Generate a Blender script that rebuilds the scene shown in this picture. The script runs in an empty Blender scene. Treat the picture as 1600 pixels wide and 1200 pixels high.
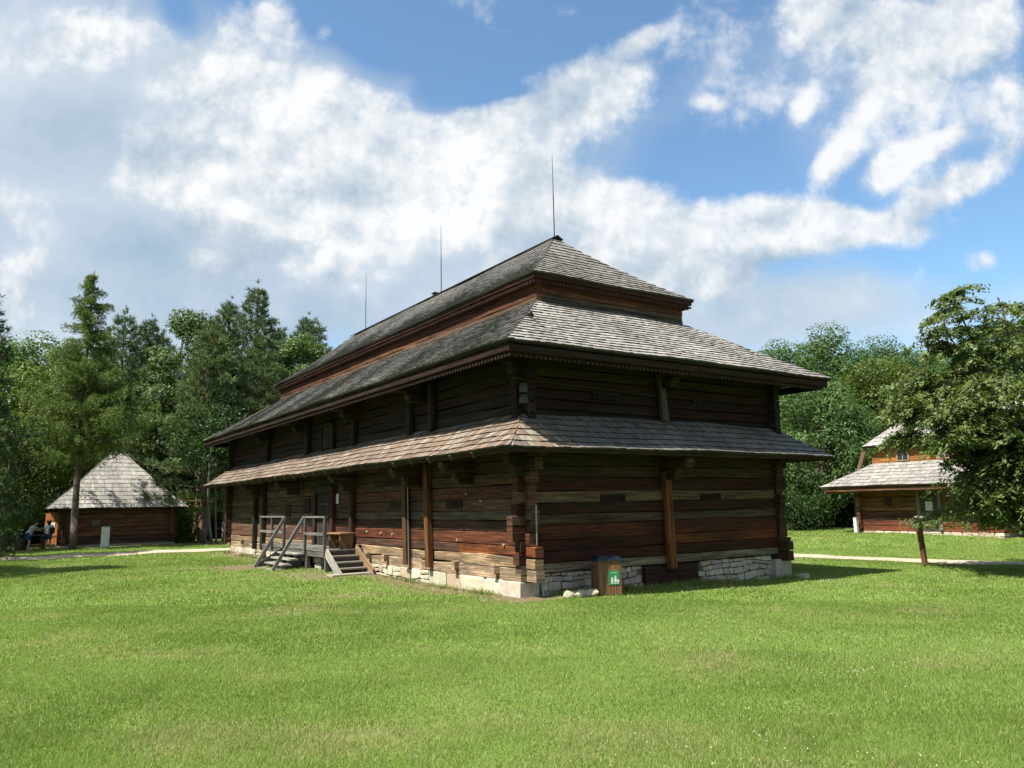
import bpy, bmesh, math, random
import numpy as np
from mathutils import Vector, Matrix, Euler

SC = bpy.context.scene
COL = SC.collection
R = math.radians
rng = random.Random(7)
nrg = np.random.default_rng(11)

# ------------------------------------------------------------------ camera
F_PX, PITCH, ROLL, EYE = 1202.0, R(8.938), R(-1.132), 1.76
cd = bpy.data.cameras.new('camera')
cam = bpy.data.objects.new('camera', cd); COL.objects.link(cam)
cd.sensor_fit = 'HORIZONTAL'; cd.sensor_width = 36.0
cd.lens = 36.0 * F_PX / 1600.0
cd.clip_start = 0.1; cd.clip_end = 3000
_f = Vector((0, math.cos(PITCH), math.sin(PITCH)))
_u0 = Vector((0, -math.sin(PITCH), math.cos(PITCH)))
_r0 = Vector((1, 0, 0))
_r = _r0 * math.cos(ROLL) + _u0 * math.sin(ROLL)
_u = -_r0 * math.sin(ROLL) + _u0 * math.cos(ROLL)
M = Matrix((( _r.x, _u.x, -_f.x, 0), (_r.y, _u.y, -_f.y, 0), (_r.z, _u.z, -_f.z, EYE), (0, 0, 0, 1)))
cam.matrix_world = M
SC.camera = cam

# ------------------------------------------------------------------ sun, exposure
SUN_TO = Vector((-0.475, -0.395, 1.0)).normalized()
sd = bpy.data.lights.new('sun', 'SUN'); sd.energy = 5.0; sd.angle = R(0.53); sd.color = (1.0, 0.94, 0.84)
sun = bpy.data.objects.new('sun', sd); COL.objects.link(sun)
sun.rotation_euler = SUN_TO.to_track_quat('Z', 'Y').to_euler()
sun.location = (0, 0, 60)
SUN_EL = math.asin(SUN_TO.z); SUN_ROT = math.atan2(SUN_TO.x, SUN_TO.y)
SC.view_settings.view_transform = 'Standard'
SC.view_settings.look = 'None'
SC.view_settings.exposure = 1.25
SC.view_settings.gamma = 1.0
SC.cycles.max_bounces = 6
SC.cycles.transparent_max_bounces = 6

# ------------------------------------------------------------------ world: sky with clouds
W = bpy.data.worlds.new('World'); SC.world = W; W.use_nodes = True
nt = W.node_tree; N = nt.nodes; LK = nt.links
N.clear()
def nd(t, **kw):
    n = N.new(t)
    for k, v in kw.items(): setattr(n, k, v)
    return n
out = nd('ShaderNodeOutputWorld'); bg = nd('ShaderNodeBackground')
sky = nd('ShaderNodeTexSky', sky_type='NISHITA', sun_disc=False)
sky.sun_elevation = SUN_EL; sky.sun_rotation = SUN_ROT
sky.altitude = 250; sky.air_density = 1.0; sky.dust_density = 0.8; sky.ozone_density = 2.0
tc = nd('ShaderNodeTexCoord')
def vmath(op, a, b=None):
    n = nd('ShaderNodeVectorMath', operation=op)
    LK.new(a, n.inputs[0])
    if b is not None:
        if isinstance(b, (tuple, list, Vector)): n.inputs[1].default_value = tuple(b)
        else: LK.new(b, n.inputs[1])
    return n
def fmath(op, a, b=None, c=None, clamp=False):
    n = nd('ShaderNodeMath', operation=op); n.use_clamp = clamp
    for i, v in enumerate((a, b, c)):
        if v is None: continue
        if isinstance(v, (int, float)): n.inputs[i].default_value = v
        else: LK.new(v, n.inputs[i])
    return n.outputs[0]
dirv = tc.outputs['Generated']
# cloud layer coordinates: the northern sky seen as a flat sheet (units of 1/1202 rad)
NF = Vector((0, math.cos(R(9)), math.sin(R(9)))); NU = Vector((0, -math.sin(R(9)), math.cos(R(9))))
dx = vmath('DOT_PRODUCT', dirv, (1, 0, 0)).outputs['Value']
dy = vmath('DOT_PRODUCT', dirv, NF).outputs['Value']
dz = vmath('DOT_PRODUCT', dirv, NU).outputs['Value']
den = fmath('MAXIMUM', dy, 0.12)
cx_ = fmath('DIVIDE', dx, den); cz_ = fmath('DIVIDE', dz, den)
comb = nd('ShaderNodeCombineXYZ'); LK.new(cx_, comb.inputs[0]); LK.new(cz_, comb.inputs[1])
P = comb.outputs[0]
def noise(vec, scale, detail=6, rough=0.55, dist=0.0, lac=2.0, dims='2D'):
    n = nd('ShaderNodeTexNoise'); n.noise_dimensions = dims
    LK.new(vec, n.inputs['Vector']); n.inputs['Scale'].default_value = scale
    n.inputs['Detail'].default_value = detail; n.inputs['Roughness'].default_value = rough
    n.inputs['Distortion'].default_value = dist; n.inputs['Lacunarity'].default_value = lac
    return n
# warp so that the cloud outlines are ragged
wn = noise(P, 2.6, 3, 0.5)
wv = vmath('SUBTRACT', wn.outputs['Color'], (0.5, 0.5, 0.5))
wsc = nd('ShaderNodeVectorMath', operation='SCALE'); LK.new(wv.outputs[0], wsc.inputs[0]); wsc.inputs['Scale'].default_value = 0.06
PW = vmath('ADD', P, wsc.outputs[0]).outputs[0]
def blob(cx, cy, rx, ry, rot=0.0, w=1.0, prev=None):
    m = nd('ShaderNodeMapping', vector_type='TEXTURE')
    if prev is None: LK.new(PW, m.inputs['Vector'])
    else:       # chained on the running sum, so that the shader needs little memory at a time
        ch = nd('ShaderNodeVectorMath', operation='MULTIPLY_ADD'); LK.new(prev, ch.inputs[0]); ch.inputs[1].default_value = (1e-7,) * 3; LK.new(PW, ch.inputs[2])
        LK.new(ch.outputs[0], m.inputs['Vector'])
    m.inputs['Location'].default_value = ((cx - 800) / 1202, (600 - cy) / 1202, 0)
    m.inputs['Rotation'].default_value = (0, 0, R(rot))
    m.inputs['Scale'].default_value = (rx / 1202, ry / 1202, 1)
    l = vmath('LENGTH', m.outputs[0]).outputs['Value']
    mr = nd('ShaderNodeMapRange', interpolation_type='SMOOTHSTEP')
    LK.new(l, mr.inputs[0]); mr.inputs[1].default_value = 0.15; mr.inputs[2].default_value = 1.45
    mr.inputs[3].default_value = w; mr.inputs[4].default_value = 0.0
    return mr.outputs[0]
LAST = None
def total(lst):
    global LAST
    s = None
    for b in lst:
        s = blob(*b, prev=LAST) if s is None else fmath('ADD', s, blob(*b, prev=s))
    LAST = s
    return s
# far soft layer: grey-blue veils over the left half and near the horizon
SOFT = [
 (130, 110, 380, 190, 0, 1.0), (60, 330, 280, 220, 0, .95), (430, 230, 330, 150, 0, .8), (340, 420, 260, 90, 6, .85), (640, 390, 320, 110, 8, .9),
 (150, 520, 560, 100, 0, .9), (900, 450, 380, 90, 0, .9), (1230, 475, 230, 50, 8, .8), (1290, 520, 440, 55, 5, .8), (900, 250, 330, 130, 10, .55), (1420, 80, 260, 130, 0, .55), (1560, 210, 90, 60, 30, .35),
]
SOFT_HOLES = [(640, 45, 170, 60, -14, -.9), (735, 140, 80, 40, 10, -.7), (285, 25, 26, 60, 15, -.5), (1120, 230, 150, 80, 30, -.6), (160, 445, 90, 60, 0, -.25), (1500, 400, 130, 40, 0, -.4)]
# near crisp layer: the lit cumulus
CUMULUS = [
 (300, 250, 130, 62, 14, 1.0), (440, 265, 190, 82, 6, 1.0), (560, 200, 150, 72, -22, .85), (700, 250, 170, 72, 12, 1.0), (860, 215, 170, 78, 24, 1.0), (935, 125, 150, 56, 26, 1.0), (1010, 62, 62, 20, 30, .5),
 (540, 335, 160, 55, 14, .8), (720, 335, 190, 62, 8, .85), (900, 330, 170, 66, 0, 1.0), (1080, 375, 190, 80, 0, 1.0), (1230, 355, 130, 52, -4, 1.0), (1370, 365, 130, 34, -8, .9), (980, 440, 200, 50, 0, .75),
 (390, 75, 110, 80, 20, .75), (140, 60, 150, 62, 12, .7), (330, 140, 110, 45, -10, .55), (30, 300, 110, 42, -25, .6), (45, 400, 80, 36, -20, .5), (20, 445, 46, 44, 0, .7), (330, 345, 90, 34, 10, .55), (385, 365, 40, 40, 40, .7), (320, 415, 120, 26, 8, .6), (540, 405, 70, 26, 30, .6), (600, 175, 90, 40, -25, .7),
 (1330, 45, 120, 76, -20, 1.0), (1440, 105, 105, 82, 40, 1.0), (1530, 40, 95, 110, 0, .85), (1362, 165, 62, 26, 55, .55), (1270, 175, 36, 20, 60, .42),
 (1318, 258, 58, 24, 48, .62), (1400, 276, 64, 26, 42, .62), (1470, 246, 56, 19, 22, .52), (1455, 325, 70, 26, 30, .5), (1540, 290, 110, 26, 32, .62), (1570, 190, 70, 50, 30, .36),
 (532, 30, 38, 18, 40, .52), (1530, 426, 32, 20, 0, .5), (1125, 155, 26, 14, 0, .48), (1068, 248, 30, 12, 0, .5), (885, 20, 30, 17, 0, .55), (1200, 500, 90, 22, 6, .4),
]
CUM_HOLES = [(640, 45, 140, 46, -14, -.6), (735, 140, 64, 34, 10, -.8), (625, 172, 26, 24, 0, -.4), (410, 292, 40, 14, 10, -.45), (800, 146, 44, 11, 0, -.4), (285, 25, 20, 56, 15, -.4)]
wf = noise(P, 9.0, 4, 0.55)
wfs = nd('ShaderNodeVectorMath', operation='SCALE'); LK.new(vmath('SUBTRACT', wf.outputs['Color'], (0.5, 0.5, 0.5)).outputs[0], wfs.inputs[0]); wfs.inputs['Scale'].default_value = 0.05
PB = vmath('ADD', P, wfs.outputs[0]).outputs[0]
def puff(vec, scale):
    """rounded billows: fractal cells, 1 at a lump's middle"""
    v = nd('ShaderNodeTexVoronoi', feature='SMOOTH_F1', voronoi_dimensions='2D', normalize=True)
    LK.new(vec, v.inputs['Vector']); v.inputs['Scale'].default_value = scale
    v.inputs['Detail'].default_value = 3.0; v.inputs['Roughness'].default_value = 0.55; v.inputs['Lacunarity'].default_value = 2.3; v.inputs['Smoothness'].default_value = 0.45
    return fmath('SUBTRACT', 1.0, v.outputs['Distance'])
def sstep(x, a, b, lo=0.0, hi=1.0):
    n = nd('ShaderNodeMapRange', interpolation_type='SMOOTHSTEP'); LK.new(x, n.inputs[0])
    for q, v in enumerate((a, b, lo, hi)): n.inputs[q + 1].default_value = v
    return n.outputs[0]
nz1 = noise(P, 4.6, 12, 0.62); nzf = nz1.outputs['Fac']
nzs = noise(P, 2.4, 7, 0.55).outputs['Fac']
bl1 = puff(PB, 9.0); bl2 = puff(vmath('ADD', PB, (-0.010, 0.018, 0)).outputs[0], 9.0)
nz3 = noise(vmath('ADD', P, (-0.014, 0.028, 0)).outputs[0], 4.6, 12, 0.62).outputs['Fac']
bk = nd('ShaderNodeMapRange'); LK.new(dy, bk.inputs[0]); bk.inputs[1].default_value = 0.55; bk.inputs[2].default_value = 0.05; bk.inputs[3].default_value = 0.0; bk.inputs[4].default_value = 0.62
softc = fmath('ADD', fmath('ADD', fmath('ADD', total(SOFT), total(SOFT_HOLES)), bk.outputs[0]), fmath('MULTIPLY', fmath('SUBTRACT', nzs, 0.5), 1.6))
a_soft = sstep(softc, 0.0, 1.15, 0.03, 0.88)
cumc = fmath('ADD', fmath('ADD', total(CUMULUS), total(CUM_HOLES)), fmath('MULTIPLY', bk.outputs[0], 0.6))
dens = fmath('ADD', cumc, fmath('ADD', fmath('MULTIPLY', fmath('SUBTRACT', nzf, 0.5), 2.5), fmath('MULTIPLY', fmath('SUBTRACT', bl1, 0.60), 1.1)))
a_cum = sstep(dens, 0.22, 0.98, 0.0, 0.94)
SHADE = [(310, 372, 170, 45, 0, .9), (190, 215, 240, 75, -6, .9), (80, 400, 190, 110, 0, .5), (480, 470, 420, 75, 0, .6), (640, 300, 110, 34, 10, .5), (870, 385, 180, 40, 0, .5), (560, 310, 110, 34, 0, .4), (1230, 405, 220, 30, -4, .6), (980, 300, 120, 30, 10, .3), (1090, 420, 160, 34, 0, .5), (450, 230, 60, 26, 20, .35), (1380, 110, 60, 40, 30, .3), (740, 400, 200, 46, 0, .4), (1440, 170, 90, 30, 30, .3), (860, 265, 120, 26, 20, .3)]
shd = total(SHADE)
rel = fmath('ADD', fmath('MULTIPLY', fmath('SUBTRACT', nzf, nz3), 1.7), fmath('MULTIPLY', fmath('SUBTRACT', bl1, bl2), 0.95))
lit = fmath('ADD', fmath('ADD', 0.72, fmath('MULTIPLY', rel, 1.3)), fmath('ADD', fmath('MULTIPLY', shd, -0.50), fmath('MULTIPLY', fmath('SUBTRACT', nzs, 0.5), 1.3)), clamp=True)
lits = fmath('ADD', fmath('ADD', 0.46, fmath('MULTIPLY', rel, 0.30)), fmath('ADD', fmath('MULTIPLY', shd, -0.30), fmath('MULTIPLY', fmath('SUBTRACT', nzs, 0.5), 1.1)), clamp=True)
def cramp(x):
    ramp = nd('ShaderNodeValToRGB'); LK.new(x, ramp.inputs[0])
    ramp.color_ramp.elements[0].position = 0.0; ramp.color_ramp.elements[0].color = (0.165, 0.217, 0.272, 1)
    ramp.color_ramp.elements[1].position = 0.92; ramp.color_ramp.elements[1].color = (0.418, 0.421, 0.424, 1)
    e = ramp.color_ramp.elements.new(0.5); e.color = (0.275, 0.308, 0.340, 1)
    return ramp.outputs[0]
# blue of the sky at the wanted strength, then the clouds over it
skym = nd('ShaderNodeVectorMath', operation='SCALE'); LK.new(sky.outputs[0], skym.inputs[0]); skym.inputs['Scale'].default_value = 0.093
tint = vmath('MULTIPLY', skym.outputs[0], (0.76, 0.93, 0.95))
m1 = nd('ShaderNodeMix', data_type='RGBA'); LK.new(a_soft, m1.inputs['Factor']); LK.new(tint.outputs[0], m1.inputs[6]); LK.new(cramp(lits), m1.inputs[7])
mix = nd('ShaderNodeMix', data_type='RGBA'); LK.new(a_cum, mix.inputs['Factor']); LK.new(m1.outputs[2], mix.inputs[6]); LK.new(cramp(lit), mix.inputs[7])
LK.new(mix.outputs[2], bg.inputs['Color']); bg.inputs['Strength'].default_value = 1.0
LK.new(bg.outputs[0], out.inputs[0])

# ------------------------------------------------------------------ helpers
def tag(o, label=None, cat=None, group=None, kind=None):
    if label: o['label'] = label
    if cat: o['category'] = cat
    if group: o['group'] = group
    if kind: o['kind'] = kind
    return o
def empty(name, loc, rz=0.0, **kw):
    o = bpy.data.objects.new(name, None); COL.objects.link(o)
    o.location = loc; o.rotation_euler = (0, 0, rz); o.empty_display_size = 0.3
    return tag(o, **kw)
def copy_tree(o, parent=None):
    c = o.copy(); COL.objects.link(c); c.parent = parent
    for ch in list(o.children): copy_tree(ch, c)
    return c

class MB:
    """collects shapes, each with a colour and a grain direction, for ONE mesh object"""
    def __init__(s): s.v = []; s.f = []; s.c = []; s.uv = []
    def face(s, pts, col, uvs=None):
        n = len(s.v); s.v += [tuple(p) for p in pts]; s.f.append(tuple(range(n, n + len(pts)))); s.c.append(col)
        s.uv += (uvs if uvs else [(p[0] + p[1], p[2]) for p in pts])
    def poly(s, verts, faces, col, ax=0, off=None):
        """faces index into verts; grain runs along axis ax"""
        if off is None: off = (rng.uniform(0, 60), rng.uniform(0, 60))
        n = len(s.v); s.v += [tuple(p) for p in verts]
        o1, o2 = [(1, 2), (0, 2), (0, 1)][ax]
        for fc in faces:
            s.f.append(tuple(n + i for i in fc)); s.c.append(col)
            for i in fc:
                p = verts[i]; s.uv.append((p[ax] + off[0], p[o1] + p[o2] + off[1]))
    def box(s, a, b, col, ax=None, jit=0.0):
        x0, y0, z0 = a; x1, y1, z1 = b
        d = (abs(x1 - x0), abs(y1 - y0), abs(z1 - z0))
        if ax is None: ax = d.index(max(d))
        vs = [(x0, y0, z0), (x1, y0, z0), (x1, y1, z0), (x0, y1, z0), (x0, y0, z1), (x1, y0, z1), (x1, y1, z1), (x0, y1, z1)]
        if jit: vs = [tuple(q + rng.uniform(-jit, jit) for q in p) for p in vs]
        s.poly(vs, [(0, 3, 2, 1), (4, 5, 6, 7), (0, 1, 5, 4), (1, 2, 6, 5), (2, 3, 7, 6), (3, 0, 4, 7)], col, ax)
    def beam(s, p, q, w, h, col, up=(0, 0, 1), ch=0.0):
        """a squared bar from p to q"""
        p = Vector(p); q = Vector(q); d = (q - p); L = d.length; d.normalize()
        up = Vector(up); sd_ = d.cross(up)
        if sd_.length < 1e-4: sd_ = d.cross(Vector((1, 0, 0)))
        sd_.normalize(); up = sd_.cross(d)
        if ch > 0:
            prof = [(-w/2 + ch, -h/2), (w/2 - ch, -h/2), (w/2, -h/2 + ch), (w/2, h/2 - ch), (w/2 - ch, h/2), (-w/2 + ch, h/2), (-w/2, h/2 - ch), (-w/2, -h/2 + ch)]
        else:
            prof = [(-w/2, -h/2), (w/2, -h/2), (w/2, h/2), (-w/2, h/2)]
        k = len(prof); off = (rng.uniform(0, 60), rng.uniform(0, 60))
        n = len(s.v)
        for o_ in (p, q):
            for (a, b) in prof: s.v.append(tuple(o_ + sd_ * a + up * b))
        per = [0.0]
        for i in range(k):
            a, b = prof[i], prof[(i + 1) % k]; per.append(per[-1] + math.hypot(b[0] - a[0], b[1] - a[1]))
        for i in range(k):
            j = (i + 1) % k
            s.f.append((n + i, n + j, n + k + j, n + k + i)); s.c.append(col)
            s.uv += [(off[0], off[1] + per[i]), (off[0], off[1] + per[i + 1]), (off[0] + L, off[1] + per[i + 1]), (off[0] + L, off[1] + per[i])]
        s.f.append(tuple(n + i for i in reversed(range(k)))); s.c.append(col); s.uv += [(off[0] + .2 * prof[i][0], off[1] + prof[i][1]) for i in reversed(range(k))]
        s.f.append(tuple(n + k + i for i in range(k))); s.c.append(col); s.uv += [(off[0] + .2 * prof[i][0], off[1] + prof[i][1]) for i in range(k)]
    def log(s, p, q, w, z0, z1, col, wav=0.010, seg=1.1, ch=0.016, endcol=None):
        """hewn log lying level from p to q (xy), w thick, slightly wavy, chamfered"""
        p = Vector((p[0], p[1], 0)); q = Vector((q[0], q[1], 0)); d = q - p; L = d.length; d.normalize()
        sd_ = Vector((d.y, -d.x, 0)); h = z1 - z0; zc = (z0 + z1) / 2
        n = max(1, int(L / seg)); k = 8; off = (rng.uniform(0, 60), rng.uniform(0, 60)); base = len(s.v)
        ph = [rng.uniform(0, 6.28) for _ in range(4)]
        prof = [(-w/2 + ch, -h/2), (w/2 - ch, -h/2), (w/2, -h/2 + ch), (w/2, h/2 - ch), (w/2 - ch, h/2), (-w/2 + ch, h/2), (-w/2, h/2 - ch), (-w/2, -h/2 + ch)]
        for i in range(n + 1):
            t = i / n; x = L * t
            dzt = wav * (math.sin(x * 1.3 + ph[0]) * .6 + rng.uniform(-.6, .6)); dzb = wav * (math.sin(x * 1.7 + ph[1]) * .6 + rng.uniform(-.6, .6))
            dw = wav * (math.sin(x * 0.9 + ph[2]) * .5 + rng.uniform(-.6, .6))
            c = p + d * x
            for (a, b) in prof:
                bb = b + (dzt if b > 0 else dzb)
                s.v.append(tuple(c + sd_ * (a + dw) + Vector((0, 0, zc + bb))))
        per = [0.0]
        for i in range(k):
            a, b = prof[i], prof[(i + 1) % k]; per.append(per[-1] + math.hypot(b[0] - a[0], b[1] - a[1]))
        for i in range(n):
            for j in range(k):
                jj = (j + 1) % k; A = base + i * k; B = A + k
                s.f.append((A + j, A + jj, B + jj, B + j)); s.c.append(col)
                u0, u1 = off[0] + L * i / n, off[0] + L * (i + 1) / n
                s.uv += [(u0, off[1] + per[j]), (u0, off[1] + per[j + 1]), (u1, off[1] + per[j + 1]), (u1, off[1] + per[j])]
        ec = endcol or col
        s.f.append(tuple(base + i for i in reversed(range(k)))); s.c.append(ec); s.uv += [(off[0] + .3 * prof[i][0], off[1] + prof[i][1]) for i in reversed(range(k))]
        A = base + n * k
        s.f.append(tuple(A + i for i in range(k))); s.c.append(ec); s.uv += [(off[0] + .3 * prof[i][0], off[1] + prof[i][1]) for i in range(k)]
    def tube(s, p, q, r0, r1, col, n=8, caps=True):
        p = Vector(p); q = Vector(q); d = (q - p); L = d.length; d.normalize()
        a = d.cross(Vector((0, 0, 1)));
        if a.length < 1e-3: a = d.cross(Vector((1, 0, 0)))
        a.normalize(); b = d.cross(a); base = len(s.v); off = rng.uniform(0, 50)
        for o_, r in ((p, r0), (q, r1)):
            for i in range(n):
                t = 2 * math.pi * i / n; s.v.append(tuple(o_ + a * (r * math.cos(t)) + b * (r * math.sin(t))))
        for i in range(n):
            j = (i + 1) % n
            s.f.append((base + i, base + n + i, base + n + j, base + j)); s.c.append(col)
            s.uv += [(off, i / n * 6.28 * r0), (off + L, i / n * 6.28 * r0), (off + L, (i + 1) / n * 6.28 * r0), (off, (i + 1) / n * 6.28 * r0)]
        if caps:
            s.f.append(tuple(base + i for i in range(n))); s.c.append(col); s.uv += [(0, 0)] * n
            s.f.append(tuple(base + n + i for i in reversed(range(n)))); s.c.append(col); s.uv += [(0, 0)] * n
    def build(s, name, mat, parent=None, smooth=False, loc=None):
        me = bpy.data.meshes.new(name); me.from_pydata(s.v, [], s.f)
        at = me.color_attributes.new('Col', 'FLOAT_COLOR', 'CORNER')
        cols = np.repeat(np.array([(c[0], c[1], c[2], 1.0) for c in s.c], dtype=np.float32), [len(f) for f in s.f], axis=0)
        at.data.foreach_set('color', cols.ravel())
        uv = me.uv_layers.new(name='UVMap'); uv.data.foreach_set('uv', np.array(s.uv, dtype=np.float32).ravel())
        if smooth: me.polygons.foreach_set('use_smooth', [True] * len(me.polygons))
        me.materials.append(mat); me.update()
        o = bpy.data.objects.new(name, me); COL.objects.link(o)
        if parent: o.parent = parent
        if loc: o.location = loc
        return o

def fastmesh(name, verts, nper, cols, mat, parent=None):
    """verts (n, nper, 3): n loose faces with nper corners; cols (n,3)"""
    n = verts.shape[0]
    me = bpy.data.meshes.new(name)
    me.vertices.add(n * nper); me.vertices.foreach_set('co', verts.astype(np.float32).ravel())
    me.loops.add(n * nper); me.loops.foreach_set('vertex_index', np.arange(n * nper, dtype=np.int32))
    me.polygons.add(n); me.polygons.foreach_set('loop_start', np.arange(0, n * nper, nper, dtype=np.int32))
    try: me.polygons.foreach_set('loop_total', np.full(n, nper, dtype=np.int32))
    except Exception: pass
    at = me.color_attributes.new('Col', 'FLOAT_COLOR', 'CORNER')
    c = np.ones((n * nper, 4), dtype=np.float32); c[:, :3] = np.repeat(cols, nper, axis=0)
    at.data.foreach_set('color', c.ravel())
    me.materials.append(mat); me.update(calc_edges=True); me.validate()
    o = bpy.data.objects.new(name, me); COL.objects.link(o)
    if parent: o.parent = parent
    return o
def vary(c, a=0.12, h=0.05):
    k = 1 + rng.uniform(-a, a)
    return tuple(max(0.003, x * k * (1 + rng.uniform(-h, h))) for x in c)
def mixc(a, b, t): return tuple(x * (1 - t) + y * t for x, y in zip(a, b))

# ------------------------------------------------------------------ materials
ALB = 0.66      # one scale for every base colour, set together with the exposure
def mat_new(name):
    m = bpy.data.materials.new(name); m.use_nodes = True
    n = m.node_tree.nodes; n.clear()
    return m, n, m.node_tree.links
def M_wood(name, grain=1.0, contrast=0.55, crack=0.75, rough=0.8, bump=0.5, patch=0.75, patch_col=(.055, .045, .036), spec=0.2, along=1.0, mid=0.5, big=0.0, warm=(1, 1, 1)):
    m, n, l = mat_new(name)
    o = n.new('ShaderNodeOutputMaterial'); b = n.new('ShaderNodeBsdfPrincipled'); l.new(b.outputs[0], o.inputs[0])
    b.inputs['Roughness'].default_value = rough; b.inputs['Specular IOR Level'].default_value = spec
    at = n.new('ShaderNodeAttribute'); at.attribute_name = 'Col'
    uv = n.new('ShaderNodeUVMap'); uv.uv_map = 'UVMap'
    def noi(sx, sy, det, ro=0.6, dist=0.0):
        mp = n.new('ShaderNodeMapping'); l.new(uv.outputs[0], mp.inputs[0]); mp.inputs['Scale'].default_value = (sx, sy, 1)
        t = n.new('ShaderNodeTexNoise'); t.noise_dimensions = '2D'; l.new(mp.outputs[0], t.inputs['Vector']); t.inputs['Scale'].default_value = 1
        t.inputs['Detail'].default_value = det; t.inputs['Roughness'].default_value = ro; t.inputs['Distortion'].default_value = dist
        return t.outputs['Fac']
    def mr(x, a, b_, c, d):
        q = n.new('ShaderNodeMapRange'); l.new(x, q.inputs[0])
        for i, v in enumerate((a, b_, c, d)): q.inputs[i + 1].default_value = v
        return q.outputs[0]
    g1 = noi(1.3 * along, 34 * grain, 5, 0.65, 0.3)
    g2 = noi(0.55, 5, 4, 0.6, 0.5)
    g3 = noi(1.0, 60 * grain, 3, 0.6)
    g4 = noi(0.9 * along, 16 * grain, 4, 0.55, 0.9)
    g5 = noi(0.8 * along, 8, 6, 0.62, 0.6)
    mg = n.new('ShaderNodeMath'); mg.operation = 'MULTIPLY'
    l.new(mr(g1, 0.25, 0.75, 1 - contrast, 1 + contrast), mg.inputs[0]); l.new(mr(g3, 0.3, 0.7, 1 - contrast * .5, 1 + contrast * .5), mg.inputs[1])
    mg2 = n.new('ShaderNodeMath'); mg2.operation = 'MULTIPLY'; l.new(mg.outputs[0], mg2.inputs[0]); l.new(mr(g5, 0.3, 0.72, 1 - mid, 1 + mid * 1.3), mg2.inputs[1]); mg = mg2
    pm = n.new('ShaderNodeMix'); pm.data_type = 'RGBA'
    l.new(mr(g2, 0.46, 0.68, 0.0, patch), pm.inputs['Factor']); l.new(at.outputs['Color'], pm.inputs[6])
    pk = n.new('ShaderNodeVectorMath'); pk.operation = 'MULTIPLY_ADD'; l.new(at.outputs['Color'], pk.inputs[0]); pk.inputs[1].default_value = (.42, .48, .50); pk.inputs[2].default_value = tuple(.35 * q_ for q_ in patch_col); l.new(pk.outputs[0], pm.inputs[7])
    km = n.new('ShaderNodeVectorMath'); km.operation = 'MULTIPLY'; l.new(pm.outputs[2], km.inputs[0]); km.inputs[1].default_value = tuple(ALB * w_ for w_ in warm)
    vm = n.new('ShaderNodeVectorMath'); vm.operation = 'SCALE'; l.new(km.outputs[0], vm.inputs[0]); l.new(mg.outputs[0], vm.inputs['Scale'])
    cr = n.new('ShaderNodeMath'); cr.operation = 'ABSOLUTE'
    sb = n.new('ShaderNodeMath'); sb.operation = 'SUBTRACT'; l.new(g4, sb.inputs[0]); sb.inputs[1].default_value = 0.5; l.new(sb.outputs[0], cr.inputs[0])
    ck = mr(cr.outputs[0], 0.0, 0.022, 1 - crack, 1.0)
    v2 = n.new('ShaderNodeVectorMath'); v2.operation = 'SCALE'; l.new(vm.outputs[0], v2.inputs[0]); l.new(ck, v2.inputs['Scale'])
    if big:
        tcw = n.new('ShaderNodeTexCoord'); tw = n.new('ShaderNodeTexNoise'); l.new(tcw.outputs['Object'], tw.inputs['Vector']); tw.inputs['Scale'].default_value = .55; tw.inputs['Detail'].default_value = 7; tw.inputs['Roughness'].default_value = .62
        v3 = n.new('ShaderNodeVectorMath'); v3.operation = 'SCALE'; l.new(v2.outputs[0], v3.inputs[0]); l.new(mr(tw.outputs['Fac'], .3, .7, 1 - big, 1 + big), v3.inputs['Scale']); v2 = v3
    l.new(v2.outputs[0], b.inputs['Base Color'])
    hh = n.new('ShaderNodeMath'); hh.operation = 'ADD'; l.new(g1, hh.inputs[0]); l.new(ck, hh.inputs[1])
    bp = n.new('ShaderNodeBump'); bp.inputs['Strength'].default_value = bump; bp.inputs['Distance'].default_value = 0.012
    l.new(hh.outputs[0], bp.inputs['Height']); l.new(bp.outputs[0], b.inputs['Normal'])
    return m
def M_simple(name, col, rough=0.7, noise_s=8.0, var=0.25, bump=0.2, metal=0.0, spec=0.4, attr=False, dist=0.01, lo_s=None):
    m, n, l = mat_new(name)
    o = n.new('ShaderNodeOutputMaterial'); b = n.new('ShaderNodeBsdfPrincipled'); l.new(b.outputs[0], o.inputs[0])
    b.inputs['Roughness'].default_value = rough; b.inputs['Metallic'].default_value = metal; b.inputs['Specular IOR Level'].default_value = spec
    tcx = n.new('ShaderNodeTexCoord')
    t = n.new('ShaderNodeTexNoise'); l.new(tcx.outputs['Object'], t.inputs['Vector']); t.inputs['Scale'].default_value = noise_s
    t.inputs['Detail'].default_value = 7; t.inputs['Roughness'].default_value = 0.65
    q = n.new('ShaderNodeMapRange'); l.new(t.outputs['Fac'], q.inputs[0]); q.inputs[1].default_value = .25; q.inputs[2].default_value = .75
    q.inputs[3].default_value = (1 - var) * ALB; q.inputs[4].default_value = (1 + var) * ALB
    vm = n.new('ShaderNodeVectorMath'); vm.operation = 'SCALE'; l.new(q.outputs[0], vm.inputs['Scale'])
    if attr:
        at = n.new('ShaderNodeAttribute'); at.attribute_name = 'Col'; l.new(at.outputs['Color'], vm.inputs[0])
    else: vm.inputs[0].default_value = col
    src = vm.outputs[0]
    l.new(src, b.inputs['Base Color'])
    if bump:
        bp = n.new('ShaderNodeBump'); bp.inputs['Strength'].default_value = bump; bp.inputs['Distance'].default_value = dist
        l.new(t.outputs['Fac'], bp.inputs['Height']); l.new(bp.outputs[0], b.inputs['Normal'])
    return m
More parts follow.
